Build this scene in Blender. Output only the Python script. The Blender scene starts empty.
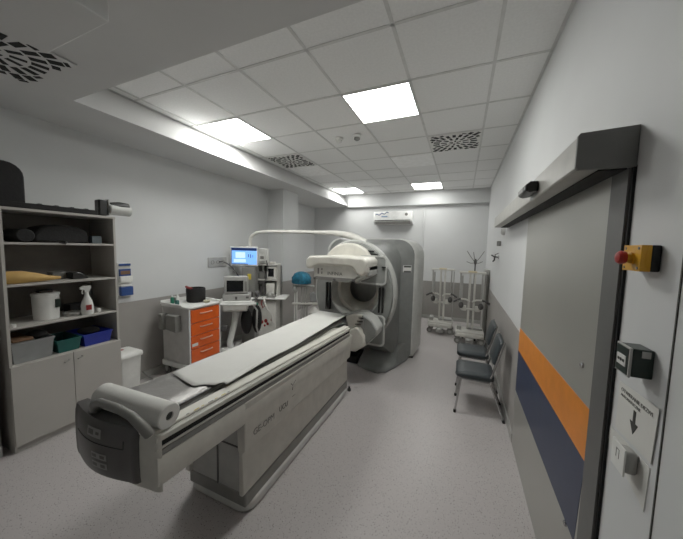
import bpy, bmesh, math, random
from mathutils import Vector, Matrix
random.seed(7)
PI = math.pi
COL = bpy.context.scene.collection

# ------------------------------------------------------------------ materials
def lin(c):
    if isinstance(c, str):
        c = [int(c[i:i+2], 16)/255 for i in (0, 2, 4)]
    return tuple(((x/12.92) if x <= .04045 else ((x+.055)/1.055)**2.4) for x in c) + (1,)

def mat(name, col, rough=.5, metal=0., noise=.04, scale=12., bump=0., spec=.4, emit=0., alpha=1., trans=0.):
    m = bpy.data.materials.new(name); m.use_nodes = True
    nt = m.node_tree; b = nt.nodes['Principled BSDF']
    c = lin(col)
    b.inputs['Roughness'].default_value = rough
    b.inputs['Metallic'].default_value = metal
    b.inputs['Specular IOR Level'].default_value = spec
    tc = nt.nodes.new('ShaderNodeTexCoord')
    n = nt.nodes.new('ShaderNodeTexNoise'); n.inputs['Scale'].default_value = scale; n.inputs['Detail'].default_value = 4
    nt.links.new(tc.outputs['Object'], n.inputs['Vector'])
    r = nt.nodes.new('ShaderNodeValToRGB')
    r.color_ramp.elements[0].position = .3; r.color_ramp.elements[1].position = .7
    r.color_ramp.elements[0].color = tuple(max(0, x*(1-noise*2)) for x in c[:3]) + (1,)
    r.color_ramp.elements[1].color = tuple(min(1, x*(1+noise*2)) for x in c[:3]) + (1,)
    nt.links.new(n.outputs['Fac'], r.inputs['Fac'])
    nt.links.new(r.outputs['Color'], b.inputs['Base Color'])
    if bump:
        bp = nt.nodes.new('ShaderNodeBump'); bp.inputs['Strength'].default_value = bump; bp.inputs['Distance'].default_value = .01
        nt.links.new(n.outputs['Fac'], bp.inputs['Height']); nt.links.new(bp.outputs['Normal'], b.inputs['Normal'])
    if emit:
        b.inputs['Emission Color'].default_value = c; b.inputs['Emission Strength'].default_value = emit
    if trans: b.inputs['Transmission Weight'].default_value = trans
    if alpha < 1: b.inputs['Alpha'].default_value = alpha
    return m

M = {}
M['wall'] = mat('wall_paint', 'cccdcd', .6, noise=.01, scale=3)
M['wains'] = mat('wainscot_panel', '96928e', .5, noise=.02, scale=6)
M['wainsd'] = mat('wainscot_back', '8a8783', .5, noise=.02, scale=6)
M['ceil'] = mat('ceiling_paint', 'cfcfce', .8, noise=.01, scale=3)
M['tile'] = mat('ceiling_tile', 'ebebea', .85, noise=.02, scale=60)
M['grid'] = mat('grid_bar', 'd0d0ce', .6)
M['light'] = mat('light_diffuser', 'f9faf5', .4, emit=19.5)
M['light_far'] = mat('light_diffuser_far', 'f9faf5', .4, emit=11)
M['panel'] = mat('plain_panel', 'fafaf8', .5)
M['white'] = mat('white_plastic', 'dcdcd8', .4)
M['offw'] = mat('off_white_plastic', 'cfcdc6', .35)
M['cream'] = mat('cream_shell', 'd5d2c8', .32)
M['tablew'] = mat('table_shell', 'bebbb2', .35)
M['gant'] = mat('gantry_grey', '838582', .4)
M['gantd'] = mat('gantry_dark_grey', '737573', .42)
M['gantl'] = mat('gantry_light', 'b5b6b2', .4)
M['dgrey'] = mat('dark_grey_plastic', '4d4b4a', .35)
M['mgrey'] = mat('mid_grey_plastic', '777672', .4)
M['lgrey'] = mat('light_grey_plastic', 'a3a29e', .4)
M['black'] = mat('black_plastic', '141414', .35)
M['blackm'] = mat('black_fabric', '121112', .8, bump=.3, scale=40)
M['slot'] = mat('dark_slot', '0a0a0a', .7)
M['vinyl'] = mat('grey_vinyl', '7e7b78', .34, metal=.35, bump=.9, scale=6, spec=.6)
M['paper'] = mat('paper', 'd2d1cc', .8, noise=.015, scale=8, bump=.12)
M['chrome'] = mat('chrome', 'b5b5b5', .2, metal=1)
M['steel'] = mat('brushed_steel', 'a9a9a6', .38, metal=.8)
M['alu'] = mat('header_aluminium', 'a4a29c', .4, metal=.25)
M['alud'] = mat('header_end_cap', '6c6c6a', .5)
M['door'] = mat('door_leaf', '9c9b94', .3, metal=.3, noise=.02, scale=2)
M['doorf'] = mat('door_edge', '565654', .5)
M['orange'] = mat('orange_stripe', 'd47a1c', .45)
M['navy'] = mat('navy_stripe', '212c47', .45)
M['orangec'] = mat('orange_drawer', 'e0591d', .4)
M['yellow'] = mat('yellow_plastic', 'd79a1e', .4)
M['red'] = mat('red_plastic', '9c2018', .35)
M['green'] = mat('dark_green_plastic', '16241f', .35)
M['cab'] = mat('cabinet_laminate', 'aba7a1', .5, noise=.015, scale=4)
M['cabi'] = mat('cabinet_inside', '68635e', .6)
M['tan'] = mat('tan_foam', 'c09a58', .7, noise=.04, scale=14)
M['bluebox'] = mat('blue_plastic', '22308f', .4)
M['teal'] = mat('teal_plastic', '1e5450', .45)
M['clear'] = mat('clear_plastic', 'a0a2a2', .25, alpha=.6)
M['brown'] = mat('brown_card', '735640', .8)
M['chairv'] = mat('chair_vinyl', '272e32', .42, spec=.5)
M['bluecap'] = mat('blue_nonwoven', '14607c', .7, bump=1, scale=22, noise=.22)
M['greenb'] = mat('green_bag', '0f6b52', .5)
M['redp'] = mat('red_print', '8c2525', .5)
M['yel'] = mat('yellow_sticker', 'c9b23c', .5)
M['bluep'] = mat('blue_print', '1f3f7c', .5)
M['ink'] = mat('ink', '33332f', .6)
M['inkg'] = mat('grey_ink', '6d6c68', .6)
M['label'] = mat('sticker', '8f8e8b', .5)
M['screenk'] = mat('dark_screen', '0b0d10', .12)
M['screenb'] = mat('lit_screen', '6aa2ee', .3, emit=.75)
M['screend'] = mat('lit_screen_dark', '17264f', .3, emit=.4)
M['screenw'] = mat('lit_screen_pale', 'b2d0ff', .3, emit=.8)
M['lens'] = mat('clear_tube', '9aa0a0', .15, alpha=.55)

# floor: pale vinyl with dark flecks
def floor_mat():
    m = bpy.data.materials.new('speckled_vinyl'); m.use_nodes = True
    nt = m.node_tree; b = nt.nodes['Principled BSDF']
    b.inputs['Roughness'].default_value = .33; b.inputs['Specular IOR Level'].default_value = .4
    tc = nt.nodes.new('ShaderNodeTexCoord')
    base = lin('b2acab')
    cur = None
    for sc, th, dark in ((75, .20, '57514f'), (120, .22, '68625f'), (60, .13, 'cac6c4')):
        v = nt.nodes.new('ShaderNodeTexVoronoi'); v.inputs['Scale'].default_value = sc
        nt.links.new(tc.outputs['Object'], v.inputs['Vector'])
        n = nt.nodes.new('ShaderNodeTexWhiteNoise'); nt.links.new(v.outputs['Position'], n.inputs['Vector'])
        l = nt.nodes.new('ShaderNodeMath'); l.operation = 'LESS_THAN'; l.inputs[1].default_value = th
        nt.links.new(v.outputs['Distance'], l.inputs[0])
        g = nt.nodes.new('ShaderNodeMath'); g.operation = 'GREATER_THAN'; g.inputs[1].default_value = .55
        nt.links.new(n.outputs['Value'], g.inputs[0])
        mm = nt.nodes.new('ShaderNodeMath'); mm.operation = 'MULTIPLY'
        nt.links.new(l.outputs[0], mm.inputs[0]); nt.links.new(g.outputs[0], mm.inputs[1])
        mx = nt.nodes.new('ShaderNodeMix'); mx.data_type = 'RGBA'
        nt.links.new(mm.outputs[0], mx.inputs['Factor'])
        if cur is None: mx.inputs[6].default_value = base
        else: nt.links.new(cur, mx.inputs[6])
        mx.inputs[7].default_value = lin(dark)
        cur = mx.outputs[2]
    nt.links.new(cur, b.inputs['Base Color'])
    return m
M['floor'] = floor_mat()

# ------------------------------------------------------------------ mesh builder
class MB:
    def __init__(s): s.v = []; s.f = []
    def add(s, vs, fs, mtx=None):
        o = len(s.v)
        s.v += [tuple((mtx @ Vector(p)) if mtx else p) for p in vs]
        s.f += [tuple(i+o for i in f) for f in fs]
        return s
    def box(s, x0, x1, y0, y1, z0, z1, mtx=None):
        vs = [(x, y, z) for z in (z0, z1) for y in (y0, y1) for x in (x0, x1)]
        return s.add(vs, [(0, 2, 3, 1), (4, 5, 7, 6), (0, 1, 5, 4), (2, 6, 7, 3), (0, 4, 6, 2), (1, 3, 7, 5)], mtx)
    def prism(s, prof, axis, a0, a1, mtx=None):
        n = len(prof)
        def P(p, a):
            return {'x': (a, p[0], p[1]), 'y': (p[0], a, p[1]), 'z': (p[0], p[1], a)}[axis]
        vs = [P(p, a0) for p in prof] + [P(p, a1) for p in prof]
        fs = [tuple(range(n)), tuple(range(2*n-1, n-1, -1))]
        fs += [(i, i+n, (i+1) % n+n, (i+1) % n) for i in range(n)]
        return s.add(vs, fs, mtx)
    def loft(s, rings, cap=True, mtx=None):
        n = len(rings[0]); vs = [p for r in rings for p in r]; fs = []
        for k in range(len(rings)-1):
            for i in range(n):
                j = (i+1) % n
                fs.append((k*n+i, k*n+j, (k+1)*n+j, (k+1)*n+i))
        if cap:
            fs.append(tuple(range(n-1, -1, -1))); fs.append(tuple((len(rings)-1)*n+i for i in range(n)))
        return s.add(vs, fs, mtx)
    def tube(s, pts, r, n=8, mtx=None, closed=False):
        pts = [Vector(p) for p in pts]; rings = []
        rr = r if isinstance(r, (list, tuple)) else [r]*len(pts)
        up = None
        for i, p in enumerate(pts):
            a = pts[max(i-1, 0)]; b = pts[min(i+1, len(pts)-1)]
            d = (b-a).normalized()
            if up is None:
                up = d.orthogonal().normalized()
            up = (up - d*up.dot(d))
            up = up.normalized() if up.length > 1e-6 else d.orthogonal().normalized()
            q = d.cross(up)
            rings.append([tuple(p + (up*math.cos(2*PI*k/n) + q*math.sin(2*PI*k/n))*rr[i]) for k in range(n)])
        return s.loft(rings, True, mtx)
    def cyl(s, a, b, r, n=16, r2=None, mtx=None):
        return s.tube([a, b], [r, r if r2 is None else r2], n, mtx)
    def lathe(s, prof, c, n=20, axis='z', mtx=None):
        rings = []
        for r, h in prof:
            ring = []
            for k in range(n):
                a = 2*PI*k/n; x, y = max(r, 1e-4)*math.cos(a), max(r, 1e-4)*math.sin(a)
                ring.append({'z': (c[0]+x, c[1]+y, c[2]+h), 'y': (c[0]+x, c[1]+h, c[2]+y), 'x': (c[0]+h, c[1]+x, c[2]+y)}[axis])
            rings.append(ring)
        return s.loft(rings, True, mtx)
    def blob(s, c, rx, ry, rz, n=14, m=8, mtx=None, z0=-1.):
        rings = []
        for j in range(m+1):
            t = -PI/2 + PI*j/m
            z = max(math.sin(t), z0)
            cc = math.cos(t) if math.sin(t) >= z0 else math.sqrt(max(0, 1-z0*z0))
            cc = max(cc, 1e-3)
            rings.append([(c[0]+rx*cc*math.cos(2*PI*k/n), c[1]+ry*cc*math.sin(2*PI*k/n), c[2]+rz*z) for k in range(n)])
        return s.loft(rings, True, mtx)
    def build(s, name, m, parent=None, bevel=0., seg=2, smooth=35, loc=None, subd=0):
        me = bpy.data.meshes.new(name)
        off = Vector(loc) if loc is not None else Vector((0, 0, 0))
        me.from_pydata([tuple(Vector(p)-off) for p in s.v], [], s.f); me.update()
        bm = bmesh.new(); bm.from_mesh(me); bmesh.ops.recalc_face_normals(bm, faces=bm.faces); bm.to_mesh(me); bm.free()
        o = bpy.data.objects.new(name, me); COL.objects.link(o)
        me.materials.append(M[m] if isinstance(m, str) else m)
        if smooth:
            me.polygons.foreach_set('use_smooth', [True]*len(me.polygons))
            me.set_sharp_from_angle(angle=math.radians(smooth))
        if bevel:
            b = o.modifiers.new('bevel', 'BEVEL'); b.width = bevel; b.segments = seg; b.limit_method = 'ANGLE'; b.angle_limit = math.radians(40)
            b.harden_normals = False
        if subd:
            d = o.modifiers.new('sub', 'SUBSURF'); d.levels = subd; d.render_levels = subd
        o.location = off
        if parent is not None:
            o.parent = parent
            if loc is None and parent.get('_off'):
                pass
        return o

def rot_at(x, y, z, deg):
    return Matrix.Translation((x, y, z)) @ Matrix.Rotation(math.radians(deg), 4, 'Z')

def empty(name, label, cat, loc=(0, 0, 0), rz=0, group=None):
    o = bpy.data.objects.new(name, None); COL.objects.link(o)
    o.location = loc; o.rotation_euler = (0, 0, math.radians(rz)); o.empty_display_size = .1
    o['label'] = label; o['category'] = cat
    if group: o['group'] = group
    return o

def tag(o, label, cat, group=None, kind=None):
    o['label'] = label; o['category'] = cat
    if group: o['group'] = group
    if kind: o['kind'] = kind
    return o
def struct(o): o['kind'] = 'structure'; return o

def copy_tree(o, parent=None):
    c = o.copy(); COL.objects.link(c)
    if parent is not None: c.parent = parent
    for ch in list(o.children): copy_tree(ch, c)
    return c

def rrect(x0, x1, y0, y1, r, n=5):
    """rounded rectangle profile, r = radius or 4 radii (bl, br, tr, tl)"""
    R4 = [r]*4 if not isinstance(r, (list, tuple)) else r
    out = []
    for (cx, cy, a0, rr) in ((x0, y0, PI, R4[0]), (x1, y0, 1.5*PI, R4[1]), (x1, y1, 0, R4[2]), (x0, y1, .5*PI, R4[3])):
        sx = 1 if cx == x0 else -1; sy = 1 if cy == y0 else -1
        for k in range(n+1):
            a = a0 + .5*PI*k/n
            out.append((cx+sx*rr+rr*math.cos(a), cy+sy*rr+rr*math.sin(a)))
    return out

def text(name, s, size, m, mtx, parent=None, ext=.0006):
    cu = bpy.data.curves.new(name, 'FONT'); cu.body = s; cu.size = size; cu.extrude = ext
    cu.align_x = 'LEFT'; cu.materials.append(M[m])
    tmp = bpy.data.objects.new(name, cu); COL.objects.link(tmp)
    bpy.context.view_layer.update()
    me = bpy.data.meshes.new_from_object(tmp.evaluated_get(bpy.context.evaluated_depsgraph_get()))
    bpy.data.objects.remove(tmp); me.transform(mtx)
    me.materials.clear(); me.materials.append(M[m])
    o = bpy.data.objects.new(name, me); COL.objects.link(o)
    if parent is None: return o
    o.parent = parent; return o
    if parent is not None:
        o.parent = parent; o.matrix_parent_inverse = Matrix.Identity(4)
        o.matrix_basis = mtx
    return o
def basis(origin, xdir, ydir):
    x = Vector(xdir).normalized(); y = Vector(ydir).normalized(); z = x.cross(y).normalized(); y = z.cross(x)
    m = Matrix((x, y, z)).transposed().to_4x4(); m.translation = Vector(origin); return m

# ------------------------------------------------------------------ camera
f_px = 278.7
yaw, pitch, roll = -.4063, -.0793, .0237
fwd = Vector((math.sin(yaw)*math.cos(pitch), math.cos(yaw)*math.cos(pitch), math.sin(pitch)))
r0 = Vector((math.cos(yaw), -math.sin(yaw), 0)); u0 = r0.cross(fwd)
rgt = math.cos(roll)*r0 + math.sin(roll)*u0; upv = -math.sin(roll)*r0 + math.cos(roll)*u0
cam = bpy.data.cameras.new('camera'); camo = bpy.data.objects.new('camera', cam); COL.objects.link(camo)
mw = Matrix((rgt, upv, -fwd)).transposed().to_4x4(); mw.translation = Vector((0, 0, 1.65))
camo.matrix_world = mw
cam.sensor_fit = 'HORIZONTAL'; cam.sensor_width = 36; cam.lens = f_px/683*36; cam.clip_start = .02
bpy.context.scene.camera = camo

# ------------------------------------------------------------------ room shell
XL, XR, YB, YF = -3.5, .49, 6.92, -1.6
H, HL = 3.0, 2.72
WZ = .965
G0X, G0Y = -.4584, 2.3572
struct(MB().box(-4.0, .8, YF-.1, YB+.3, -.1, 0).build('floor', 'floor'))
# left wall with near pilaster, back pillar and the recess beyond it
lw = MB()
lw.box(-4.0, XL, YF, 4.46, 0, 2.9)
lw.box(-4.0, -3.15, YF, .83, 0, 2.9)
lw.box(-4.0, -3.15, 4.46, 4.98, 0, 2.9)
lw.box(-4.0, -3.83, 4.98, YB+.1, 0, 2.9)
struct(lw.build('wall_left', 'wall'))
struct(MB().box(-4.0, XR+.3, YB, YB+.2, 0, H+.1).build('wall_back', 'wall'))
struct(MB().box(XR, XR+.25, YF, YB+.1, 0, H+.1).build('wall_right', 'wall'))
struct(MB().box(-4.0, XR+.25, YF-.15, YF, 0, H+.1).build('wall_front', 'wall'))
# wainscot panels
t = MB()
t.box(XL, XL+.006, .83, 4.46, .0, WZ); t.box(-3.15, -3.144, YF, .83, 0, WZ)
t.box(-3.5, -3.144, 4.454, 4.46, 0, WZ); t.box(-3.15, -3.144, 4.46, 4.98, 0, WZ); t.box(-3.83, -3.824, 4.98, YB, 0, WZ)
struct(t.build('trim_1', 'wains'))
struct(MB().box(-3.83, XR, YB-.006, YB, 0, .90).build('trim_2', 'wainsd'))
struct(MB().box(XR-.006, XR, 2.69, YB, 0, WZ).build('trim_3', 'wains'))
t = MB()
t.box(XL+.006, XL+.018, 1.62, 4.45, 0, .08)
struct(t.build('baseboard_left', 'lgrey'))
struct(MB().box(-3.144, -3.13, YF, .83, 0, .085).build('baseboard_left_pilaster', 'lgrey'))
struct(MB().box(-3.8, XR-.006, YB-.02, YB-.006, 0, .08).build('baseboard_back', 'lgrey'))
struct(MB().box(XR-.016, XR-.006, 2.70, YB-.02, 0, .08).build('baseboard_right', 'lgrey'))
# groove in the right wall next to the door
struct(MB().box(XR-.002, XR, .938, .943, 0, H).build('trim_4', 'ink'))

# ceilings
c = MB()
c.box(-4.0, XR, YF, 1.22, HL, H+.1)                     # low ceiling near camera
c.prism([(-4.0, HL), (-2.79, HL), (-2.97, H), (-2.97, H+.1), (-4.0, H+.1)], 'y', 1.22, YB)
struct(c.build('ceiling', 'ceil', smooth=0))
struct(MB().box(-2.79, XR, YB-.12, YB, 2.69, H).build('trim_5', 'wall'))
struct(MB().box(-3.05, XR, 1.22, YB, H, H+.08).build('ceiling_tiles', 'tile'))
g = MB()
xs = [G0X+.6*i for i in range(-4, 2)]; ys = [G0Y+.6*j for j in range(-1, 8)]
for x in xs: g.box(x-.011, x+.011, 1.22, YB-.12, H-.004, H)
for y in ys: g.box(-2.96, XR, y-.011, y+.011, H-.004, H)
g.box(XR-.02, XR, 1.22, YB-.12, H-.004, H); g.box(-2.965, -2.945, 1.22, YB-.12, H-.004, H)
struct(g.build('trim_6', 'grid'))
# lowered box on the near ceiling
b = MB(); b.box(-2.0, -1.46, -.6, .776, 2.60, HL)
struct(b.build('trim_7', 'ceil', bevel=.004))
struct(MB().box(-2.0, -1.455, -.55, .70, HL-.012, HL-.001).build('trim_8', 'slot'))

def cell(i, j): return G0X+.6*i, G0Y+.6*j
# ceiling lights
def ceil_light(i, j, label):
    x, y = cell(i, j)
    e = empty('ceiling_light', label, 'light', (x+.3, y+.3, H), group='lit square ceiling light panels')
    fr = MB()
    for a in ((-.295, .295, -.295, -.285), (-.295, .295, .285, .295), (-.295, -.285, -.285, .285), (.285, .295, -.285, .285)):
        fr.box(a[0], a[1], a[2], a[3], -.012, -.004)
    fr.build('frame', 'white', e)
    MB().box(-.285, .285, -.285, .285, -.010, -.005).build('diffuser', 'light' if j < 3 else 'light_far', e)
ceil_light(-1, 0, 'large bright square ceiling light panel nearest the middle of the room')
ceil_light(-4, 0, 'bright square ceiling light panel beside the left edge of the coffer')
ceil_light(-1, 6, 'lit ceiling panel near the back wall, above the air conditioner')
ceil_light(-4, 6, 'lit ceiling panel in the far left corner of the coffer')
for (i, j, lb) in ((-1, 3, 'unlit plain white square panel in the ceiling behind the large light'),
                   (-4, 3, 'unlit plain white ceiling panel behind the left slotted vent')):
    x, y = cell(i, j)
    o = MB().box(-.29, .29, -.29, .29, -.012, -.004).build('ceiling_panel', 'panel', bevel=.002)
    o.location = (x+.3, y+.3, H); tag(o, lb, 'panel')

# vents
def vent(x, y, z, label, s=.29, pm='white'):
    e = empty('ceiling_vent', label, 'vent', (x, y, z))
    MB().box(-s, s, -s, s, -.012, -.004).build('cover_plate', pm, e, bevel=.002)
    m = MB(); L = s*.93
    for r, n, ln in ((.025, 6, .05), (.095, 12, .07), (.18, 20, .075), (.268, 28, .07), (.345, 36, .05)):
        for k in range(n):
            a = 2*PI*(k+.5*(n % 12 == 6))/n + .13+r
            # clip to the square plate
            r1 = r+ln; mx = max(abs(math.cos(a)), abs(math.sin(a)))
            r1 = min(r1, L/mx)
            if r1-r < .018: continue
            w = .009+.014*min(r, .25)/.25
            mt = Matrix.Rotation(a, 4, 'Z')
            m.box(r, r1, -w, w, -.0135, -.0118, mt)
    m.build('slots', 'slot', e, smooth=0)
x, y = cell(0, 2); vent(x+.3, y+.3, H, 'square slotted ceiling air vent on the right, near the right wall')
x, y = cell(-4, 2); vent(x+.3, y+.3, H, 'square slotted ceiling air vent beside the left edge of the coffer')
vent(-2.49, .70, HL, 'slotted air vent in the low ceiling above the shelf cabinet', .29, 'ceil')
# detectors
for (x, y, lb) in ((-1.47, 3.25, 'left of the two small round smoke detectors on the ceiling'), (-1.235, 3.25, 'right of the two small round detectors on the ceiling, with dark underside')):
    e = empty('smoke_detector', lb, 'detector', (x, y, H))
    MB().lathe([(.05, -.004), (.052, -.02), (.045, -.03)], (0, 0, 0)).build('base', 'white', e)
    MB().lathe([(.035, -.03), (.036, -.05), (.02, -.062)], (0, 0, 0)).build('sensor_head', 'white' if x < -1.3 else 'mgrey', e)

# ------------------------------------------------------------------ sliding door and header
DX = .478
d = empty('door_1', '', 'door', (DX, 1.9, 0)); del d['label']; del d['category']; d['kind'] = 'structure'
def W(o, p=None):   # parent keeping world coordinates
    o.parent = p; o.matrix_parent_inverse = Matrix.Translation(-Vector(p.location)); return o
W(MB().box(DX, DX+.011, 1.31, 2.69, .0, 1.93).build('door_leaf', 'door'), d)
W(MB().box(DX-.003, DX+.011, 1.200, 1.31, .0, 1.93).build('edge_profile', 'doorf'), d)
W(MB().prism([(1.31, 1.055), (1.31, 0.847), (2.69, 0.826), (2.69, 1.015)], 'x', DX-.0015, DX).build('stripe', 'orange', smooth=0), d)
W(MB().prism([(1.31, 0.847), (1.34, 0.479), (2.69, 0.479), (2.69, 0.826)], 'x', DX-.0012, DX).build('stripe', 'navy', smooth=0), d)
W(MB().lathe([(.012, 0), (.012, -.006), (.006, -.010)], (DX, 1.41, 1.193), 12, 'x').build('lock_rosette', 'chrome'), d)
W(MB().lathe([(.012, 0), (.012, -.006), (.006, -.010)], (DX, 1.43, .474), 12, 'x').build('lock_rosette', 'chrome'), d)
struct(MB().box(DX+.004, XR, 1.188, 1.200, 0, 1.93).build('trim_9', 'slot'))

h = empty('door_header', 'long grey aluminium header box above the sliding door, with dark end cap', 'door header', (.41, 2.5, 1.92))
hp = [(.489, 1.926), (.341, 1.928), (.335, 1.934), (.335, 2.035), (.341, 2.043), (.489, 2.05)]
W(MB().prism(hp, 'y', 1.2, 3.8).build('casing', 'alu', bevel=.003), h)
hp2 = [(.489, 1.924), (.340, 1.926), (.333, 1.934), (.333, 2.037), (.340, 2.046), (.489, 2.053)]
W(MB().prism(hp2, 'y', 1.187, 1.2).build('end_cap', 'alud', bevel=.002), h)
W(MB().box(.40, .470, 1.2, 3.75, 1.921, 1.927).build('track_gap', 'slot'), h)
s = empty('door_sensor', 'black motion sensor on the front of the door header', 'sensor', (.333, 1.85, 1.99))
W(MB().prism([(.336, 1.958), (.30, 1.952), (.278, 1.962), (.278, 1.99), (.30, 2.008), (.336, 2.008)], 'y', 1.70, 1.90).build('housing', 'black', bevel=.006), s)
W(MB().prism([(.278, 1.964), (.2755, 1.966), (.2755, 1.987), (.278, 1.988)], 'y', 1.75, 1.89).build('window', 'mgrey', smooth=0), s)

# small fittings on the right wall beyond the header
o = empty('wall_buzzer', 'small grey plastic fitting under the far end of the header', 'fitting', (XR, 4.1, 1.9))
W(MB().lathe([(.05, 0), (.05, -.03), (.03, -.045)], (XR, 4.15, 1.905), 14, 'x').build('body', 'lgrey'), o)
o2 = MB().box(XR-.05, XR, 4.45, 4.50, 1.72, 1.79).build('wall_clip', 'mgrey', bevel=.008); tag(o2, 'tiny dark grey clip high on the right wall under the header end', 'clip')
k = empty('wall_hook', 'small dark metal hook bracket on the right wall near the far corner', 'hook', (XR, 4.6, 1.56))
W(MB().lathe([(.035, 0), (.035, -.012), (.02, -.02)], (XR, 4.6, 1.56), 14, 'x').build('mounting_plate', 'steel'), k)
W(MB().tube([(XR-.01, 4.6, 1.56), (XR-.08, 4.6, 1.57), (XR-.13, 4.58, 1.60)], .013).tube([(XR-.07, 4.6, 1.57), (XR-.075, 4.6, 1.50), (XR-.10, 4.58, 1.48)], .014).build('hook', 'dgrey'), k)
W(MB().tube([(XR-.06, 4.6, 1.57), (XR-.07, 4.55, 1.61), (XR-.02, 4.5, 1.64)], .008).build('lever', 'dgrey'), k)
k.scale = (.75, .75, .75)

# ------------------------------------------------------------------ buttons and signs by the door
e = empty('emergency_stop', 'yellow and black emergency stop box with red mushroom button on the wall', 'emergency stop', (XR, 1.07, 1.64))
W(MB().box(.468, .489, 1.02, 1.11, 1.603, 1.676).build('back_box', 'black', bevel=.004), e)
W(MB().box(.447, .468, 1.02, 1.11, 1.603, 1.676).prism([(.468, 1.603)] + [(.468-.012*math.sin(PI*k/8), 1.6395-.0365*math.cos(PI*k/8)) for k in range(1, 8)] + [(.468, 1.676)], 'y', 1.0185, 1.0205).build('front_cover', 'yellow', bevel=.003), e)
W(MB().lathe([(.017, 0), (.017, -.006), (.012, -.008), (.012, -.014)], (.447, 1.065, 1.64), 16, 'x').build('collar', 'yellow'), e)
W(MB().lathe([(.010, -.012), (.018, -.015), (.020, -.025), (.015, -.032), (.004, -.035)], (.447, 1.065, 1.64), 18, 'x').build('push_button', 'red'), e)
for (yy, zz) in ((1.032, 1.612), (1.098, 1.612), (1.032, 1.667), (1.098, 1.667)):
    W(MB().lathe([(.004, 0), (.004, -.0015)], (.447, yy, zz), 8, 'x').build('screw', 'mgrey'), e)

e = empty('exit_button', 'dark green break glass door release box with white label on the wall', 'door button', (XR, 1.05, 1.36))
W(MB().box(.443, .489, 1.0, 1.068, 1.312, 1.392).build('back_box', 'green', bevel=.004), e)
W(MB().box(.437, .443, .998, 1.070, 1.310, 1.394).build('front_frame', 'lgrey', bevel=.002), e)
W(MB().box(.4355, .437, 1.004, 1.064, 1.315, 1.389).build('front_panel', 'green'), e)
W(MB().box(.4340, .4355, 1.012, 1.056, 1.335, 1.365).build('label_plate', 'white'), e)
W(MB().lathe([(.005, 0), (.005, -.001)], (.4340, 1.034, 1.350), 10, 'x').box(.4332, .4340, 1.017, 1.026, 1.346, 1.354).box(.4332, .4340, 1.042, 1.051, 1.346, 1.354).build('symbol', 'ink'), e)
W(MB().box(.462, .480, .9985, 1.0, 1.370, 1.388).build('side_sticker', 'lgrey'), e)

# arrow notice in a plastic pocket
sg = empty('arrow_notice', 'white notice with two printed lines and a dark arrow pointing down', 'notice', (XR, 1.05, 1.17))
W(MB().prism([(1.150, 1.245), (.957, 1.255), (.965, 1.10), (1.150, 1.09)], 'x', XR-.004, XR-.0025).build('paper', 'paper', smooth=0), sg)
ar = [(1.060, 1.196), (1.048, 1.196), (1.048, 1.160), (1.034, 1.160), (1.054, 1.125), (1.074, 1.160), (1.060, 1.160)]
W(MB().prism(ar, 'x', XR-.0052, XR-.004).build('arrow', 'ink', smooth=0), sg)
mt = basis((XR-.0045, 1.135, 1.236), (0, -1, 0), (0, 0, 1))
for s_, zz, sz in (('OTWIERANIE DRZWI', 1.221, .0165), ('AUTOMATYCZNE', 1.205, .013)):
    to = text('lettering', s_, sz, 'inkg', basis((XR-.0045, 1.135, zz), (0, -1, 0), (0, 0, 1)))
    W(to, sg)
pk = MB().prism([(1.185, 1.075), (.970, 1.085), (.975, .955), (1.0, .965), (1.160, 1.005), (1.185, 1.03)], 'x', XR-.002, XR-.001).build('paper_note', 'paper', smooth=0)
tag(pk, 'plain white paper sheet stuck on the wall behind the grey touch sensor', 'paper')
e = empty('touch_sensor', 'white and grey box shaped touchless door sensor below the arrow notice', 'sensor', (XR, 1.05, 1.08))
W(MB().box(.458, .487, 1.012, 1.062, 1.022, 1.088).build('back_box', 'lgrey', bevel=.01, seg=3), e)
W(MB().box(.453, .458, 1.008, 1.080, 1.015, 1.095).build('front_plate', 'white', bevel=.003), e)
W(MB().box(.4525, .453, 1.035, 1.038, 1.05, 1.075).box(.4525, .453, 1.05, 1.053, 1.05, 1.075).box(.4525, .453, 1.035, 1.053, 1.075, 1.078).build('symbol', 'inkg'), e)

# ------------------------------------------------------------------ shelf cabinet
CX0, CX1, CY0, CY1, CT = -3.49, -3.08, .88, 1.62, 1.89
cb = empty('shelf_cabinet', 'tall grey laminate cabinet with open shelves above two doors', 'cabinet', (-3.28, 1.25, 0))
for y in (CY0, CY1-.018): W(MB().box(CX0, CX1, y, y+.018, 0.0, CT-.02).build('side_panel', 'cab', bevel=.001), cb)
W(MB().box(CX0, CX0+.006, CY0+.018, CY1-.018, .05, CT-.02).build('back_panel', 'cabi'), cb)
W(MB().box(CX0, CX1+.004, CY0-.002, CY1+.002, CT-.02, CT).build('top_panel', 'cab', bevel=.002), cb)
for z in (1.63, 1.31, .983): W(MB().box(CX0, CX1-.002, CY0+.018, CY1-.018, z-.016, z).build('shelf', 'cab', bevel=.001), cb)
W(MB().box(CX0, CX1, CY0+.018, CY1-.018, .672, .688).build('shelf', 'cab', bevel=.001), cb)
W(MB().box(CX0+.02, CX1-.015, CY0+.018, CY1-.018, 0, .055).build('plinth', 'cab'), cb)
ym = 1.252
for (a, b_, hy) in ((CY0+.002, ym-.002, ym-.045), (ym+.002, CY1-.002, ym+.045)):
    dd = W(MB().box(CX1, CX1+.017, a, b_, .055, .685).build('door', 'cab', bevel=.0015), cb)
    hd = MB().tube([(CX1+.017, hy+.012, .635), (CX1+.035, hy+.012, .632), (CX1+.035, hy-.016, .618), (CX1+.017, hy-.016, .618)], .0045).build('handle', 'steel')
    hd.parent = dd; hd.matrix_parent_inverse = Matrix.Identity(4)

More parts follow.
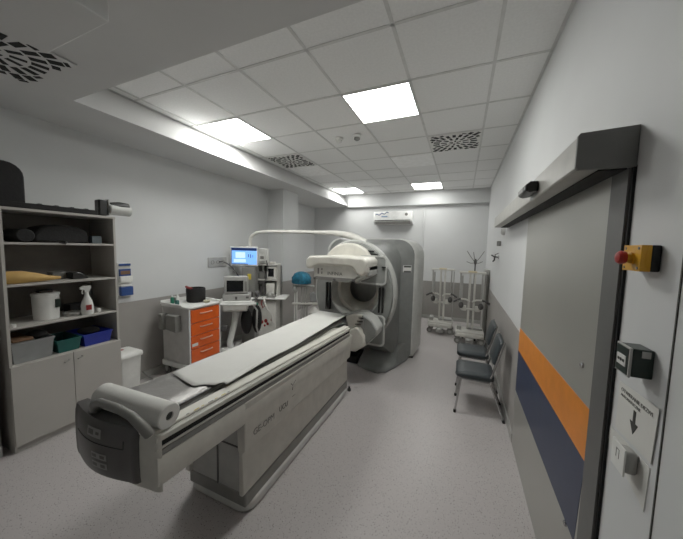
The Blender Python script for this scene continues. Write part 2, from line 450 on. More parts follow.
def box_open(x0, x1, y0, y1, z0, z1, taper=.012, t=.004):
    """open bin, tapered"""
    m = MB()
    def R(x0, x1, y0, y1, z): return [(x0, y0, z), (x1, y0, z), (x1, y1, z), (x0, y1, z)]
    m.loft([R(x0+taper+t, x1-taper-t, y0+taper+t, y1-taper-t, z0+t), R(x0+t, x1-t, y0+t, y1-t, z1), R(x0-.006, x1+.006, y0-.006, y1+.006, z1), R(x0-.006, x1+.006, y0-.006, y1+.006, z1-.012), R(x0, x1, y0, y1, z1-.012), R(x0+taper, x1-taper, y0+taper, y1-taper, z0)])
    return m
# things in the lowest open shelf
o = box_open(-3.42, -3.10, .905, 1.145, .69, .855).build('storage_box', 'clear', smooth=0, loc=(-3.26, 1.01, .69)); tag(o, 'translucent clear storage box on the left of the lowest shelf', 'storage box')
o = MB().box(-3.40, -3.11, .915, 1.03, .858, .878).build('cardboard_sheet', 'brown', bevel=.004); tag(o, 'flat brown cardboard piece lying on top of the clear storage box', 'cardboard')
o = MB().blob((-3.2, 1.08, .875), .09, .06, .03).build('dark_pouch', 'blackm'); tag(o, 'black soft pouch heaped on the clear storage box', 'pouch')
o = box_open(-3.40, -3.10, 1.165, 1.325, .69, .80).build('teal_basket', 'teal', smooth=0, loc=(-3.25, 1.23, .69)); tag(o, 'dark teal plastic basket between the clear box and the blue basket', 'basket')
o = box_open(-3.40, -3.10, 1.345, 1.565, .69, .80).build('blue_basket', 'bluebox', smooth=0, loc=(-3.25, 1.45, .69)); tag(o, 'bright blue plastic basket at the right end of the lowest shelf', 'basket')
o = MB().blob((-3.25, 1.45, .80), .10, .08, .035).build('cloth_bundle', 'blackm'); tag(o, 'dark cloth bundle inside the blue basket', 'cloth')
# shelf at .983 : white bucket, spray bottle, tray, dark case
bk = empty('white_bucket', 'white round plastic bucket with a dark object on its lid', 'bucket', (-3.24, 1.16, .983))
MB().lathe([(.080, 0), (.084, .20), (.08, .202)], (0, 0, 0), 24).build('body', 'white', bk)
MB().lathe([(.088, .202), (.088, .22), (.075, .226)], (0, 0, 0), 24).build('lid', 'white', bk)
MB().box(.068, .088, .03, .06, .10, .17).build('label_tag', 'green', bk)
o = MB().box(-3.27, -3.21, 1.11, 1.20, 1.209, 1.232).build('black_wallet', 'black', bevel=.006); tag(o, 'small flat black case on top of the white bucket', 'case')
sb = empty('spray_bottle', 'white trigger spray bottle with red print standing on the shelf', 'spray bottle', (-3.13, 1.395, .983), rz=80); sb.scale = (1.1, 1.1, 1.32)
MB().lathe([(.036, 0), (.040, .01), (.040, .06), (.034, .09), (.018, .125), (.013, .14), (.013, .155)], (0, 0, 0), 20).build('body', 'white', sb, smooth=60)
MB().prism([(-.045, .178), (-.045, .19), (-.02, .2), (.025, .2), (.03, .185), (.012, .155), (-.012, .155), (-.015, .172)], 'y', -.010, .010).build('trigger_head', 'white', sb, bevel=.003)
MB().tube([(-.022, 0, .18), (-.03, 0, .155), (-.026, 0, .145)], .004).build('trigger', 'white', sb)
MB().box(-.018, .018, -.0425, -.039, .035, .07).build('label', 'redp', sb)
o = MB().box(-3.42, -3.30, 1.34, 1.52, .983, 1.06).build('dark_case', 'blackm', bevel=.01); tag(o, 'dark blue grey case at the back of the shelf behind the spray bottle', 'case')
o = MB().lathe([(.055, 0), (.07, .03), (.06, .032), (.05, .01)], (-3.2, 1.32, .983), 20).build('shallow_bowl', 'lgrey'); tag(o, 'shallow grey bowl between the bucket and the spray bottle', 'bowl')
o = MB().lathe([(.012, 0), (.018, .01), (.018, .03), (.01, .035)], (-3.15, 1.49, .983), 14).build('white_cap', 'white'); tag(o, 'small white round object right of the spray bottle', 'cap')  # this and the next are loose white caps, not pots
o = MB().lathe([(.012, 0), (.013, .022), (.01, .024)], (-3.10, .925, .983), 14).build('white_cap', 'white'); tag(o, 'tiny white cap at the left end of the bucket shelf', 'cap')
# shelf 1.31 : tan foam wedge, grey box, black curved piece
o = MB().tube([(-3.18, .895, 1.352), (-3.17, .93, 1.356), (-3.16, 1.0, 1.358), (-3.15, 1.08, 1.35), (-3.145, 1.15, 1.34), (-3.14, 1.225, 1.337)], [.044, .052, .050, .036, .022, .010], 18).build('foam_wedge', 'tan', smooth=60); tag(o, 'long tan foam wedge with a pointed end lying on the shelf', 'foam wedge')
o = MB().box(-3.36, -3.26, 1.22, 1.32, 1.31, 1.375).build('grey_block', 'mgrey', bevel=.006); tag(o, 'small grey block behind the point of the tan wedge', 'block')
o = MB().prism([(1.31, 1.31), (1.31, 1.37), (1.36, 1.372), (1.40, 1.35), (1.43, 1.31)], 'x', -3.3, -3.15).build('curved_holder', 'black', bevel=.008); tag(o, 'black curved holder right of the grey block on the tan wedge shelf', 'holder')
# shelf 1.63 : black tube roll, cushion, small grey box
o = MB().cyl((-3.42, 1.03, 1.684), (-3.10, 1.02, 1.684), .052, 20).build('black_roll', 'blackm', bevel=.006); tag(o, 'black rolled mat seen end on, on the upper shelf', 'rolled mat')
o = MB().prism([(1.085, 1.631), (1.085, 1.70), (1.14, 1.76), (1.22, 1.785), (1.34, 1.78), (1.44, 1.74), (1.45, 1.631)], 'x', -3.42, -3.16).build('black_cushion', 'blackm', bevel=.02); tag(o, 'black shaped positioning cushion on the upper shelf', 'cushion')
o = MB().tube([(-3.14, 1.17, 1.64), (-3.09, 1.19, 1.642), (-3.072, 1.22, 1.632), (-3.07, 1.24, 1.625), (-3.09, 1.26, 1.64), (-3.15, 1.28, 1.64)], .006).build('strap', 'black'); tag(o, 'thin black strap hanging over the edge of the upper shelf', 'strap')
o = MB().box(-3.20, -3.14, 1.46, 1.535, 1.63, 1.70).build('slate_box', mat('slate', '4a5458', .5), bevel=.004); tag(o, 'small slate grey cube box at the right end of the upper shelf', 'box')
# on top of the cabinet
o = MB().prism(rrect(.84, 1.06, 1.893, 2.24, [.02, .02, .10, .02]), 'x', -3.42, -3.18).build('black_bolster', 'blackm', bevel=.01); tag(o, 'large dark grey cushion block on top of the cabinet', 'cushion')
rail = empty('black_support_rail', 'long black padded arm support lying along the cabinet top', 'support', (-3.12, 1.2, 1.892))
W(MB().box(-3.17, -3.09, .86, 1.495, 1.892, 1.935).build('rail', 'blackm', bevel=.008), rail)
for y in (1.1, 1.2, 1.3, 1.4): W(MB().box(-3.172, -3.088, y, y+.02, 1.934, 1.940).build('strap', 'black', bevel=.002), rail)
br = empty('support_bracket', 'black and silver bracket with round end sticking out over the cabinet corner', 'bracket', (-3.1, 1.6, 1.892))
W(MB().box(-3.17, -3.09, 1.50, 1.57, 1.892, 2.04).build('block', 'black', bevel=.012), br)
W(MB().box(-3.15, -3.095, 1.578, 1.592, 1.90, 2.05).build('plate', 'steel', bevel=.003), br)
W(MB().cyl((-3.12, 1.585, 1.96), (-3.12, 1.775, 1.96), .052, 20).build('barrel', 'gantl', bevel=.008), br)
W(MB().tube([(-3.12, 1.60, 1.995), (-3.12, 1.68, 2.0), (-3.12, 1.76, 2.0)], [.032, .042, .038], 14).build('grip', 'black', bevel=.004), br)

# ------------------------------------------------------------------ leaflet rack + outlet + bin on left side
e = empty('leaflet_rack', 'small wall rack of blue and white packs beside the cabinet', 'rack', (XL, 1.92, 1.2))
W(MB().box(XL, XL+.012, 1.84, 1.975, 1.04, 1.42).build('back_plate', 'white', bevel=.002), e)
W(MB().box(XL+.012, XL+.06, 1.845, 1.97, 1.05, 1.15).build('tray', 'bluep', bevel=.006), e)
W(MB().box(XL+.012, XL+.055, 1.845, 1.97, 1.20, 1.27).box(XL+.012, XL+.045, 1.85, 1.965, 1.152, 1.175).build('tray', 'white', bevel=.006), e)
W(MB().box(XL+.012, XL+.03, 1.85, 1.965, 1.27, 1.35).box(XL+.012, XL+.032, 1.85, 1.965, 1.385, 1.41).build('picture', 'bluep', bevel=.002), e)
W(MB().box(XL+.03, XL+.034, 1.86, 1.955, 1.29, 1.33).build('print', 'brown'), e)

e = empty('wall_socket', 'double grey wall socket plate with a plugged in cable', 'socket', (XL, 3.2, 1.37))
W(MB().box(XL, XL+.015, 3.04, 3.40, 1.30, 1.45).build('plate', 'lgrey', bevel=.006), e)
for y in (3.12, 3.22, 3.32): W(MB().lathe([(.03, .014), (.03, .019), (.024, .019), (.022, .012)], (XL, y, 1.375), 16, 'x').build('outlet', 'mgrey'), e)
o = MB().tube([(XL+.02, 3.24, 1.38), (XL+.07, 3.25, 1.385), (XL+.12, 3.30, 1.36), (XL+.17, 3.36, 1.29), (XL+.2, 3.42, 1.20), (XL+.24, 3.45, 1.12)], .010).build('power_cable', 'dgrey', smooth=60); tag(o, 'dark cable hanging from the wall socket down behind the monitor cart', 'cable')

e = empty('pedal_bin', 'white plastic pedal bin standing beside the cabinet', 'bin', (-3.30, 1.77, 0))
m = MB(); m.loft([[(x*s_, y*s_, z) for (x, y) in rrect(-.13, .13, -.115, .115, .035)] for (s_, z) in ((.84, .02), (.86, .1), (.97, .42), (.97, .43))])
m.build('body', 'white', e, smooth=60)
m = MB(); m.loft([[(x*s_, y*s_, z) for (x, y) in rrect(-.14, .14, -.125, .125, .04)] for (s_, z) in ((1.0, .425), (1.02, .44), (1.0, .465), (.85, .478), (.4, .485))])
m.build('lid', 'white', e, smooth=60)
MB().box(-.10, .10, -.105, .1, 0, .025).build('base', 'white', e, bevel=.006)
MB().box(.09, .15, -.06, .06, .018, .032).build('pedal', 'white', e, bevel=.005)
MB().box(-.05, -.01, -.03, .01, .484, .487).build('lid_mark', 'redp', e)
o = MB().tube([(-3.47, 2.05, .10), (-3.40, 2.08, .03), (-3.30, 2.10, .008), (-3.15, 2.2, .008), (-3.0, 2.1, .008), (-2.8, 2.3, .008), (-2.6, 2.5, .008)], .007).build('floor_cable', 'mgrey', smooth=60); tag(o, 'grey cable lying on the floor between the bin and the orange cart', 'cable')

# ------------------------------------------------------------------ orange drawer cart
ct = empty('medical_cart', 'white medical drawer cart with four bright orange drawers', 'cart', (-3.135, 2.48, 0))
def L(mb, name, m, par, **k): return mb.build(name, m, par, **k)
# local coordinates: x -.235..+.235 (front = +x), y -.23..+.23
L(MB().box(-.235, .22, -.23, .23, .2, .88), 'body', mat('cart_side', 'bdbbb8', .45), ct, bevel=.006)
L(MB().box(.218, .236, -.23, -.212, .2, .90).box(.218, .236, .212, .23, .2, .90), 'front_post', 'white', ct, bevel=.003)
L(MB().prism(rrect(-.255, .255, -.25, .25, .03), 'z', .14, .2), 'base_tray', 'white', ct, bevel=.008)
tp = MB(); tp.prism(rrect(-.25, .25, -.245, .245, .03), 'z', .88, .905)
L(tp, 'top', 'white', ct, bevel=.006)
gr = MB(); gr.box(-.25, -.236, -.245, .245, .90, .945); gr.box(-.25, .12, -.245, -.231, .90, .925); gr.box(-.25, .12, .231, .245, .90, .93); gr.box(.10, .25, .2, .245, .90, .925)
L(gr, 'top_rim', 'white', ct, bevel=.006)
zz = [.215, .385, .545, .70, .865]
for a, b_ in zip(zz[:-1], zz[1:]):
    dr = L(MB().box(.218, .240, -.208, .208, a+.004, b_-.004), 'drawer', 'orangec', ct, bevel=.004)
    zc = b_-.055
    L(MB().tube([(.24, -.085, zc), (.262, -.075, zc), (.262, .075, zc), (.24, .085, zc)], .007), 'handle', mat('drawer_handle', 'd49a80', .4), dr, smooth=60)
L(MB().box(.2405, .242, -.20, -.12, .42, .455), 'label_sticker', 'white', ct)
for x in (-.2, .2):
    for y in (-.2, .2):
        w = L(MB().lathe([(.055, -.012), (.055, .012)], (x, y, .055), 18, 'y'), 'wheel', 'dgrey', ct, bevel=.006)
        L(MB().prism([(x-.03, .14), (x+.03, .14), (x+.012, .05), (x-.012, .05)], 'y', y-.022, y-.014).prism([(x-.03, .14), (x+.03, .14), (x+.012, .05), (x-.012, .05)], 'y', y+.014, y+.022), 'caster_fork', 'lgrey', w)
for k, (x0, x1) in enumerate(((-.20, -.13), (-.07, .10))):
    hb = L(MB().prism([(x0, .62), (x1, .60), (x1, .80), (x0, .80)], 'y', -.31, -.232), 'side_holder', 'mgrey', ct, bevel=.008)
L(MB().box(-.22, .10, -.245, -.231, .66, .70), 'holder_rail', 'lgrey', ct)
bs = empty('black_basin', 'round black basin bag with a red rim piece on the orange cart', 'basin', (-3.14, 2.54, .906))
MB().lathe([(.10, 0), (.112, .02), (.115, .165), (.108, .18), (.095, .18), (.095, .08)], (0, 0, 0), 24).build('basin', 'blackm', bs)
MB().tube([(-.11, -.03, .175), (-.07, -.08, .195), (-.01, -.10, .19), (.04, -.09, .18)], .016).build('rim_piece', 'redp', bs)
o = MB().lathe([(.03, 0), (.045, .02), (.04, .03), (.02, .034)], (-2.97, 2.56, .906), 18).build('beige_dish', mat('beige', 'a39f86', .6)); tag(o, 'small beige dish on the front corner of the orange cart', 'dish')
for (x, y, h_, r_, m_, lb) in ((-3.27, 2.31, .10, .022, 'greenb', 'green capped bottle at the left end of the cart top'), (-3.22, 2.345, .12, .02, 'white', 'slim white bottle among the small bottles on the cart'), (-3.31, 2.37, .08, .025, 'dgrey', 'dark squat bottle at the back left of the cart top'), (-3.17, 2.30, .07, .024, 'teal', 'teal small bottle nearest the basin on the cart')):
    bt = empty('small_bottle', lb, 'bottle', (x, y, .906), group='small bottles on the orange cart')
    MB().lathe([(r_, 0), (r_, h_*.65), (r_*.5, h_*.8)], (0, 0, 0), 14).build('body', m_, bt)
    MB().lathe([(r_*.5, h_*.78), (r_*.5, h_)], (0, 0, 0), 12).build('cap', 'white', bt)

# ------------------------------------------------------------------ patient monitor cart (ultrasound style)
us = empty('monitor_cart', 'white wheeled equipment cart carrying an old boxy monitor, behind the orange cart', 'equipment cart', (-3.05, 3.19, 0), rz=38)
L(MB().prism(rrect(-.26, .24, -.17, .15, .05), 'z', .80, .835), 'tray', 'white', us, bevel=.01)
L(MB().tube([(-.26, -.18, .80), (-.1, -.23, .80), (.16, -.23, .80), (.26, -.17, .80)], .018), 'push_handle', 'white', us, smooth=60)
L(MB().box(-.20, .14, -.15, .13, .68, .80), 'drawer_box', 'offw', us, bevel=.02)
L(MB().tube([(-.02, .02, .72), (-.06, .0, .45), (-.12, -.04, .2), (-.10, -.04, .10)], [.05, .045, .045, .05], 12), 'column', 'white', us, smooth=60)
L(MB().box(-.26, .22, -.10, -.02, .07, .12).box(-.06, .02, -.24, .2, .07, .12), 'base', 'white', us, bevel=.015)
for (x, y) in ((-.24, -.06), (.2, -.06), (-.02, -.22), (-.02, .18)):
    L(MB().lathe([(.035, -.012), (.035, .012)], (x, y, .036), 14, 'y'), 'wheel', 'dgrey', us)
L(MB().box(-.20, .18, -.13, .13, .837, .93), 'recorder_unit', 'lgrey', us, bevel=.01)
L(MB().box(-.03, .0, -.1335, -.13, .855, .90), 'recorder_button', 'dgrey', us); L(MB().box(.12, .16, -.1335, -.13, .87, .9), 'recorder_button', 'dgrey', us)
mo = L(MB().prism([(-.12, .94), (.13, .94), (.13, 1.17), (-.09, 1.20), (-.12, 1.195)], 'x', -.18, .14), 'monitor', 'lgrey', us, bevel=.015)
L(MB().box(-.145, .085, -.1235, -.119, .97, 1.135), 'screen', 'screenk', mo, bevel=.003)
L(MB().box(.10, .135, -.1235, -.119, .98, 1.12), 'knob_strip', 'mgrey', mo)
L(MB().blob((.12, -.02, .50), .085, .06, .20), 'hanging_bag', 'blackm', us)
L(MB().blob((.27, .02, .52), .075, .06, .22), 'hanging_bag', 'blackm', us)
L(MB().box(-.22, -.14, -.15, -.06, .40, .47), 'power_box', 'dgrey', us, bevel=.01)
L(MB().tube([(.2, -.14, .8), (.28, -.18, .7), (.27, -.18, .45), (.3, -.1, .3)], .012), 'hose', 'lgrey', us, smooth=60)
L(MB().blob((.27, .06, .90), .045, .06, .05), 'probe', 'dgrey', us)
L(MB().tube([(.25, .02, .93), (.30, -.05, .90), (.27, -.12, .86), (.2, -.13, .84)], .012), 'probe_cable', 'dgrey', us, smooth=60)

# lit monitor on ceiling boom
# ------------------------------------------------------------------ anaesthesia machine
an = empty('anaesthesia_machine', 'tall grey and white anaesthesia machine with shelves, hoses and a small display', 'medical machine', (-3.11, 3.98, 0), rz=25)
L(MB().box(-.16, .17, -.18, .2, .08, .72), 'lower_cabinet', 'offw', an, bevel=.012)
L(MB().box(-.20, .34, -.24, .2, .74, .765), 'work_surface', 'white', an, bevel=.008)
L(MB().box(-.20, -.165, .0, .2, .72, 1.32), 'rack_side', 'lgrey', an, bevel=.004)
L(MB().box(.15, .18, -.05, .2, .72, 1.32), 'rack_side', 'offw', an, bevel=.004)
L(MB().box(-.18, .16, .17, .2, .76, 1.32), 'rack_back', 'mgrey', an)
for z in (1.05, 1.31): L(MB().box(-.2, .18, -.12, .2, z, z+.02), 'rack_shelf', 'offw', an, bevel=.003)
bx = L(MB().box(0.0, .16, -.12, .12, 1.075, 1.29), 'display_unit', 'offw', an, bevel=.01)
L(MB().box(.02, .12, -.123, -.12, 1.12, 1.26), 'display', 'screenk', bx)
L(MB().box(-.02, .12, -.10, .1, .80, 1.0), 'vaporizer_block', 'offw', an, bevel=.012)
for x in (-.12, -.06): L(MB().lathe([(.025, 0), (.025, .12), (.018, .14), (.018, .17)], (x, -.05, .79), 14), 'gas_dial', 'dgrey', an)
L(MB().lathe([(.035, 0), (.04, .05), (.03, .07)], (.06, -.16, .79), 14), 'canister', 'lgrey', an)
L(MB().box(-.15, .02, -.12, .0, 1.34, 1.60).box(-.12, -.02, -.17, -.12, 1.38, 1.52).box(-.22, -.12, -.04, .05, 1.50, 1.57), 'ventilator_head', 'white', an, bevel=.012)
L(MB().cyl((-.10, .03, 1.0), (-.10, .03, 1.4), .018), 'head_pole', 'white', an)
L(MB().box(-.10, -.04, -.1735, -.17, 1.42, 1.47), 'head_details', 'mgrey', an)
L(MB().box(.02, .12, -.05, .05, 1.33, 1.37), 'top_module', 'offw', an, bevel=.008)
for (x, z, s_) in ((-.07, .34, .028), (.0, .36, .03), (.03, .31, .022), (.10, .38, .02), (-.02, .28, .018)):
    L(MB().blob((x, -.183, z), s_, .004, s_*1.2, 10, 6), 'red_mark', 'redp', an)
L(MB().box(-.175, .185, -.19, .2, .03, .08), 'base', 'mgrey', an, bevel=.01)
for (x, y) in ((-.14, -.15), (.14, -.15), (-.14, .16), (.14, .16)):
    L(MB().lathe([(.03, -.012), (.03, .012)], (x, y, .031), 14, 'y'), 'wheel', 'dgrey', an)
L(MB().tube([(-.13, -.2, .77), (-.16, -.28, .70), (-.17, -.3, .5), (-.14, -.3, .3), (-.05, -.28, .22)], .014), 'breathing_hose', 'offw', an, smooth=60)
L(MB().tube([(-.02, -.2, .78), (-.0, -.3, .74), (.05, -.32, .6), (.12, -.3, .5), (.13, -.25, .35)], .014), 'breathing_hose', 'offw', an, smooth=60)
L(MB().tube([(-.05, -.22, .73), (-.06, -.26, .68), (-.03, -.27, .6), (.0, -.26, .64), (.0, -.24, .72)], .008), 'red_tube', 'redp', an, smooth=60)
L(MB().prism([(-.26, .62), (-.15, .74), (-.10, .68), (-.16, .48), (-.25, .5)], 'y', -.31, -.27), 'reservoir_bag', 'greenb', an, bevel=.015)
L(MB().cyl((.20, .12, .05), (.20, .12, 1.3), .016), 'pole', 'chrome', an)
L(MB().cyl((.235, -.02, .05), (.235, -.02, .74), .012), 'pole', 'mgrey', an)
L(MB().box(-.19, -.05, -.11, .05, .98, 1.04), 'valve_block', 'dgrey', an, bevel=.008)
L(MB().box(-.15, -.05, -.08, .1, 1.07, 1.20), 'suction_unit', 'mgrey', an, bevel=.01)
L(MB().tube([(-.2, -.16, 1.36), (-.24, -.2, 1.25), (-.2, -.2, 1.05), (-.14, -.2, .9), (-.1, -.2, .78)], .012), 'breathing_hose', 'offw', an, smooth=60)
L(MB().tube([(.0, -.17, 1.4), (.04, -.2, 1.3), (.0, -.2, 1.1), (-.05, -.2, .95), (-.02, -.18, .8)], .009), 'cable', 'dgrey', an, smooth=60)
L(MB().box(.02, .15, -.20, -.06, .765, .80), 'tray_box', 'mgrey', an, bevel=.006)
# tall grey unit with a yellow sticker
gu = empty('gas_unit', 'tall narrow grey equipment tower with yellow sticker behind the monitor cart', 'equipment tower', (-3.17, 3.60, 0), rz=25)
L(MB().box(-.12, .09, -.1, .1, .05, 1.30), 'tower', 'mgrey', gu, bevel=.012)
L(MB().box(-.02, .035, -.1035, -.1, 1.10, 1.19), 'sticker', 'yel', gu)
L(MB().box(-.1, .07, -.12, -.1, .55, .9), 'front_panel', 'dgrey', gu, bevel=.01)
for x in (-.09, .06): L(MB().lathe([(.026, -.01), (.026, .01)], (x, -.07, .027), 12, 'y'), 'wheel', 'dgrey', gu)

# blue cap on tube stand
st = empty('tube_stand', 'wheeled stand of upright clear and grey tubes left of the scanner', 'stand', (-2.75, 4.55, 0), rz=28)
for x in (-.15, -.11): L(MB().cyl((x, 0, .08), (x, 0, .92), .014), 'upright', 'white', st)
for x in (-.02, .03, .08): L(MB().cyl((x, 0, .08), (x, 0, .90), .018), 'upright', 'lgrey', st)
L(MB().box(-.2, .22, -.04, .04, .88, .91), 'cross_bar', 'lgrey', st, bevel=.006)
L(MB().box(-.2, .28, -.05, .05, .55, .575), 'cross_bar', 'offw', st, bevel=.006)
L(MB().box(-.2, .28, -.12, .12, .04, .08), 'base', 'lgrey', st, bevel=.01)
for x in (-.17, .24):
    for y in (-.09, .09): L(MB().lathe([(.022, -.01), (.022, .01)], (x, y, .024), 12, 'y'), 'wheel', 'dgrey', st)
L(MB().lathe([(.05, .6), (.07, .62), (.07, .76), (.03, .78)], (.20, 0, 0), 16), 'jar', 'clear', st)
L(MB().lathe([(.03, .5), (.11, .40), (.10, .34), (.06, .30)], (.22, -.02, 0), 16), 'funnel', 'offw', st)
L(MB().blob((-.14, -.03, .83), .05, .05, .06), 'valve', 'lgrey', st)
o = MB().blob((-2.77, 4.53, 1.02), .19, .16, .16, 24, 12, z0=-.45)
for i, p in enumerate(o.v):
    a = math.atan2(p[1]-4.53, p[0]+2.77); k_ = 1+.05*math.sin(9*a+p[2]*31)+.05*math.sin(17*a+p[2]*50)+random.uniform(-.03, .03)
    o.v[i] = (-2.77+(p[0]+2.77)*k_, 4.53+(p[1]-4.53)*k_, p[2])
o = o.build('blue_cover', 'bluecap', smooth=80); tag(o, 'puffy blue disposable cover over the top of the tube stand', 'cover')

# ------------------------------------------------------------------ gamma camera gantry
GX, GZ = -1.29, 1.07
ga = empty('scanner_gantry', 'large grey and cream two headed gamma camera scanner with round bore', 'scanner', (GX, 4.1, 0))
def ellipse(cx, cz, rx, rz, y, n=64, p=2.0):
    out = []
    for k in range(n):
        a = 2*PI*k/n; c_, s_ = math.cos(a), math.sin(a)
        out.append((cx+rx*math.copysign(abs(c_)**(2/p), c_), y, cz+rz*math.copysign(abs(s_)**(2/p), s_)))
    return out
def annular(outs, inns):
    """outs: outer rings front->back, inns: inner rings back->front, closed torus loft"""
    m = MB(); rings = outs + inns; n = len(rings[0]); vs = [p for r in rings for p in r]; fs = []
    K = len(rings)
    for k in range(K):
        k2 = (k+1) % K
        for i in range(n):
            j = (i+1) % n
            fs.append((k*n+i, k*n+j, k2*n+j, k2*n+i))
    return m.add(vs, fs)
BR = .335
def bore(y, r=BR, n=64): return ellipse(GX, GZ, r, r, y, n)
# front face disc
m = annular([ellipse(GX-.03, GZ-.02, .535, .66, 3.44), ellipse(GX-.03, GZ-.02, .55, .675, 3.47), ellipse(GX-.03, GZ-.02, .55, .675, 3.62)],
            [bore(3.62), bore(3.45), bore(3.44, BR+.015)])
W(m.build('front_disc', 'gant', smooth=30), ga)
m = annular([ellipse(GX-.03, GZ-.02, .562, .69, 3.47), ellipse(GX-.03, GZ-.02, .58, .705, 3.50), ellipse(GX-.03, GZ-.02, .58, .705, 3.60)], [ellipse(GX-.03, GZ-.02, .54, .665, 3.60), ellipse(GX-.03, GZ-.02, .54, .665, 3.47)])
W(m.build('disc_rim', 'gantl', smooth=30), ga)
# main body with hole
def body_ring(x0, x1, z0, z1, y, p=5., n=64):
    return ellipse((x0+x1)/2, (z0+z1)/2, (x1-x0)/2, (z1-z0)/2, y, n, p)
def prof_ring(prof, y, n=96):
    out = []
    for k in range(n):
        a = 2*PI*k/n; d_ = Vector((math.cos(a), math.sin(a)))
        best = None
        for i in range(len(prof)):
            p, q_ = Vector(prof[i]), Vector(prof[(i+1) % len(prof)])
            e_ = q_-p; den = d_.x*e_.y-d_.y*e_.x
            if abs(den) < 1e-9: continue
            w_ = p-Vector((GX, GZ))
            t_ = (w_.x*e_.y-w_.y*e_.x)/den; u_ = (w_.x*d_.y-w_.y*d_.x)/den
            if t_ > 0 and -1e-6 <= u_ <= 1+1e-6 and (best is None or t_ > best): best = t_
        out.append((GX+d_.x*best, y, GZ+d_.y*best))
    return out
def bp(x0, x1, z1, r_, z0=.0): return rrect(x0, x1, z0, z1, [.03, .03, r_, r_], 12)
m = annular([ellipse(GX-.03, GZ-.02, .56, .69, 3.58, 96), prof_ring(bp(-1.90, -.82, 1.745, .40, .12), 3.90), prof_ring(bp(-1.95, -.80, 1.76, .30), 4.04), prof_ring(bp(-2.02, -.64, 1.785, .24), 4.15), prof_ring(bp(-2.02, -.63, 1.785, .24), 4.17)],
            [bore(4.17, n=96), bore(3.58, n=96)])
W(m.build('body', 'gantd', smooth=28), ga)
m = MB().loft([prof_ring(bp(-2.04, -.625, 1.78, .24, .03), 4.165), prof_ring(bp(-2.07, -.60, 1.80, .24, .02), 4.20), prof_ring(bp(-2.07, -.55, 1.79, .24, .02), 4.60), prof_ring(bp(-2.03, -.57, 1.74, .22, .04), 4.68)])
W(m.build('rear_cover', mat('rear_shell', 'c3c4c0', .4), smooth=50), ga)
m = annular([bore(3.43, BR+.02), bore(4.13, BR+.012)], [bore(4.13, BR-.03), bore(3.55, BR-.02), bore(3.43, BR)])
W(m.build('bore_liner', 'gantl', smooth=40), ga)
m = annular([bore(3.60, .315), bore(3.80, .31)], [bore(3.80, .20), bore(3.60, .27)])
W(m.build('inner_ring', 'cream', smooth=40), ga)
W(MB().cyl((GX, 4.05, GZ), (GX, 4.12, GZ), .33, 40).build('bore_back', 'lgrey'), ga)
W(MB().tube([(GX-.02, 3.55, GZ+.12), (GX+.12, 3.52, GZ+.14), (GX+.26, 3.5, GZ+.22)], .022).build('bore_arm', 'cream', smooth=60), ga)
W(MB().box(GX+.0, GX+.08, 3.46, 3.52, GZ+.16, GZ+.30).build('bore_motor', 'dgrey', bevel=.01), ga)
# body side details
def sx(y): return -.80+.16*(y-4.04)/.11+.003
def side_patch(y0, y1, z0, z1, off, name, m_):
    W(MB().prism([(sx(y0)+off, y0), (sx(y1)+off, y1), (sx(y1)-.02, y1), (sx(y0)-.02, y0)], 'z', z0, z1).build(name, m_, smooth=0), ga)
side_patch(4.058, 4.13, 1.31, 1.41, 0, 'badge', 'white')
side_patch(4.062, 4.126, 1.38, 1.405, .002, 'badge_text', 'ink')
side_patch(4.062, 4.126, 1.31, 1.33, .002, 'badge_text', 'ink')
# dome at the top of face
dm = [(GX+.03+(-.33)*math.cos(PI*k/20)*1.0, 1.43+.28*math.sin(PI*k/20)) for k in range(21)]
W(MB().prism([(x-.10, z) for x, z in dm], 'y', 3.36, 3.46).build('face_dome', 'cream', bevel=.02), ga)
# carrier plates
for (x0, x1, z0, z1) in ((-1.20, -.845, 1.20, 1.55), (-1.30, -.845, .42, .80)):
    pl = W(MB().prism(rrect(x0, x1, z0, z1, .05), 'y', 3.36, 3.40).build('carrier_plate', 'gant', bevel=.006), ga)
    b_ = MB()
    pr = rrect(x0-.008, x1+.008, z0-.008, z1+.008, .055)
    pi_ = rrect(x0+.012, x1-.012, z0+.012, z1-.012, .04)
    n_ = len(pr); vs = [(p[0], 3.375, p[1]) for p in pr] + [(p[0], 3.352, p[1]) for p in pr] + [(p[0], 3.352, p[1]) for p in pi_] + [(p[0], 3.375, p[1]) for p in pi_]
    fs = []
    for a in range(4):
        for i in range(n_):
            fs.append((a*n_+i, a*n_+(i+1) % n_, ((a+1) % 4)*n_+(i+1) % n_, ((a+1) % 4)*n_+i))
    b_.add(vs, fs)
    eo = b_.build('edge_trim', 'gantl', smooth=30); eo.parent = pl
W(MB().box(-.945, -.93, 3.395, 3.445, .83, 1.15).box(-.90, -.885, 3.395, 3.445, .83, 1.15).build('guide_slots', 'slot'), ga)
W(MB().box(-1.69, -1.675, 3.395, 3.445, .8, 1.17).box(-1.64, -1.625, 3.395, 3.445, .8, 1.17).build('guide_slots', 'slot'), ga)
W(MB().box(-1.18, -1.03, 3.425, 3.445, 1.600, 1.618).box(-1.16, -.98, 3.425, 3.445, 1.560, 1.578).build('top_slots', 'slot'), ga)
W(MB().box(-.90, -.85, 3.34, 3.36, 1.41, 1.425).build('plate_slot', 'slot'), ga)
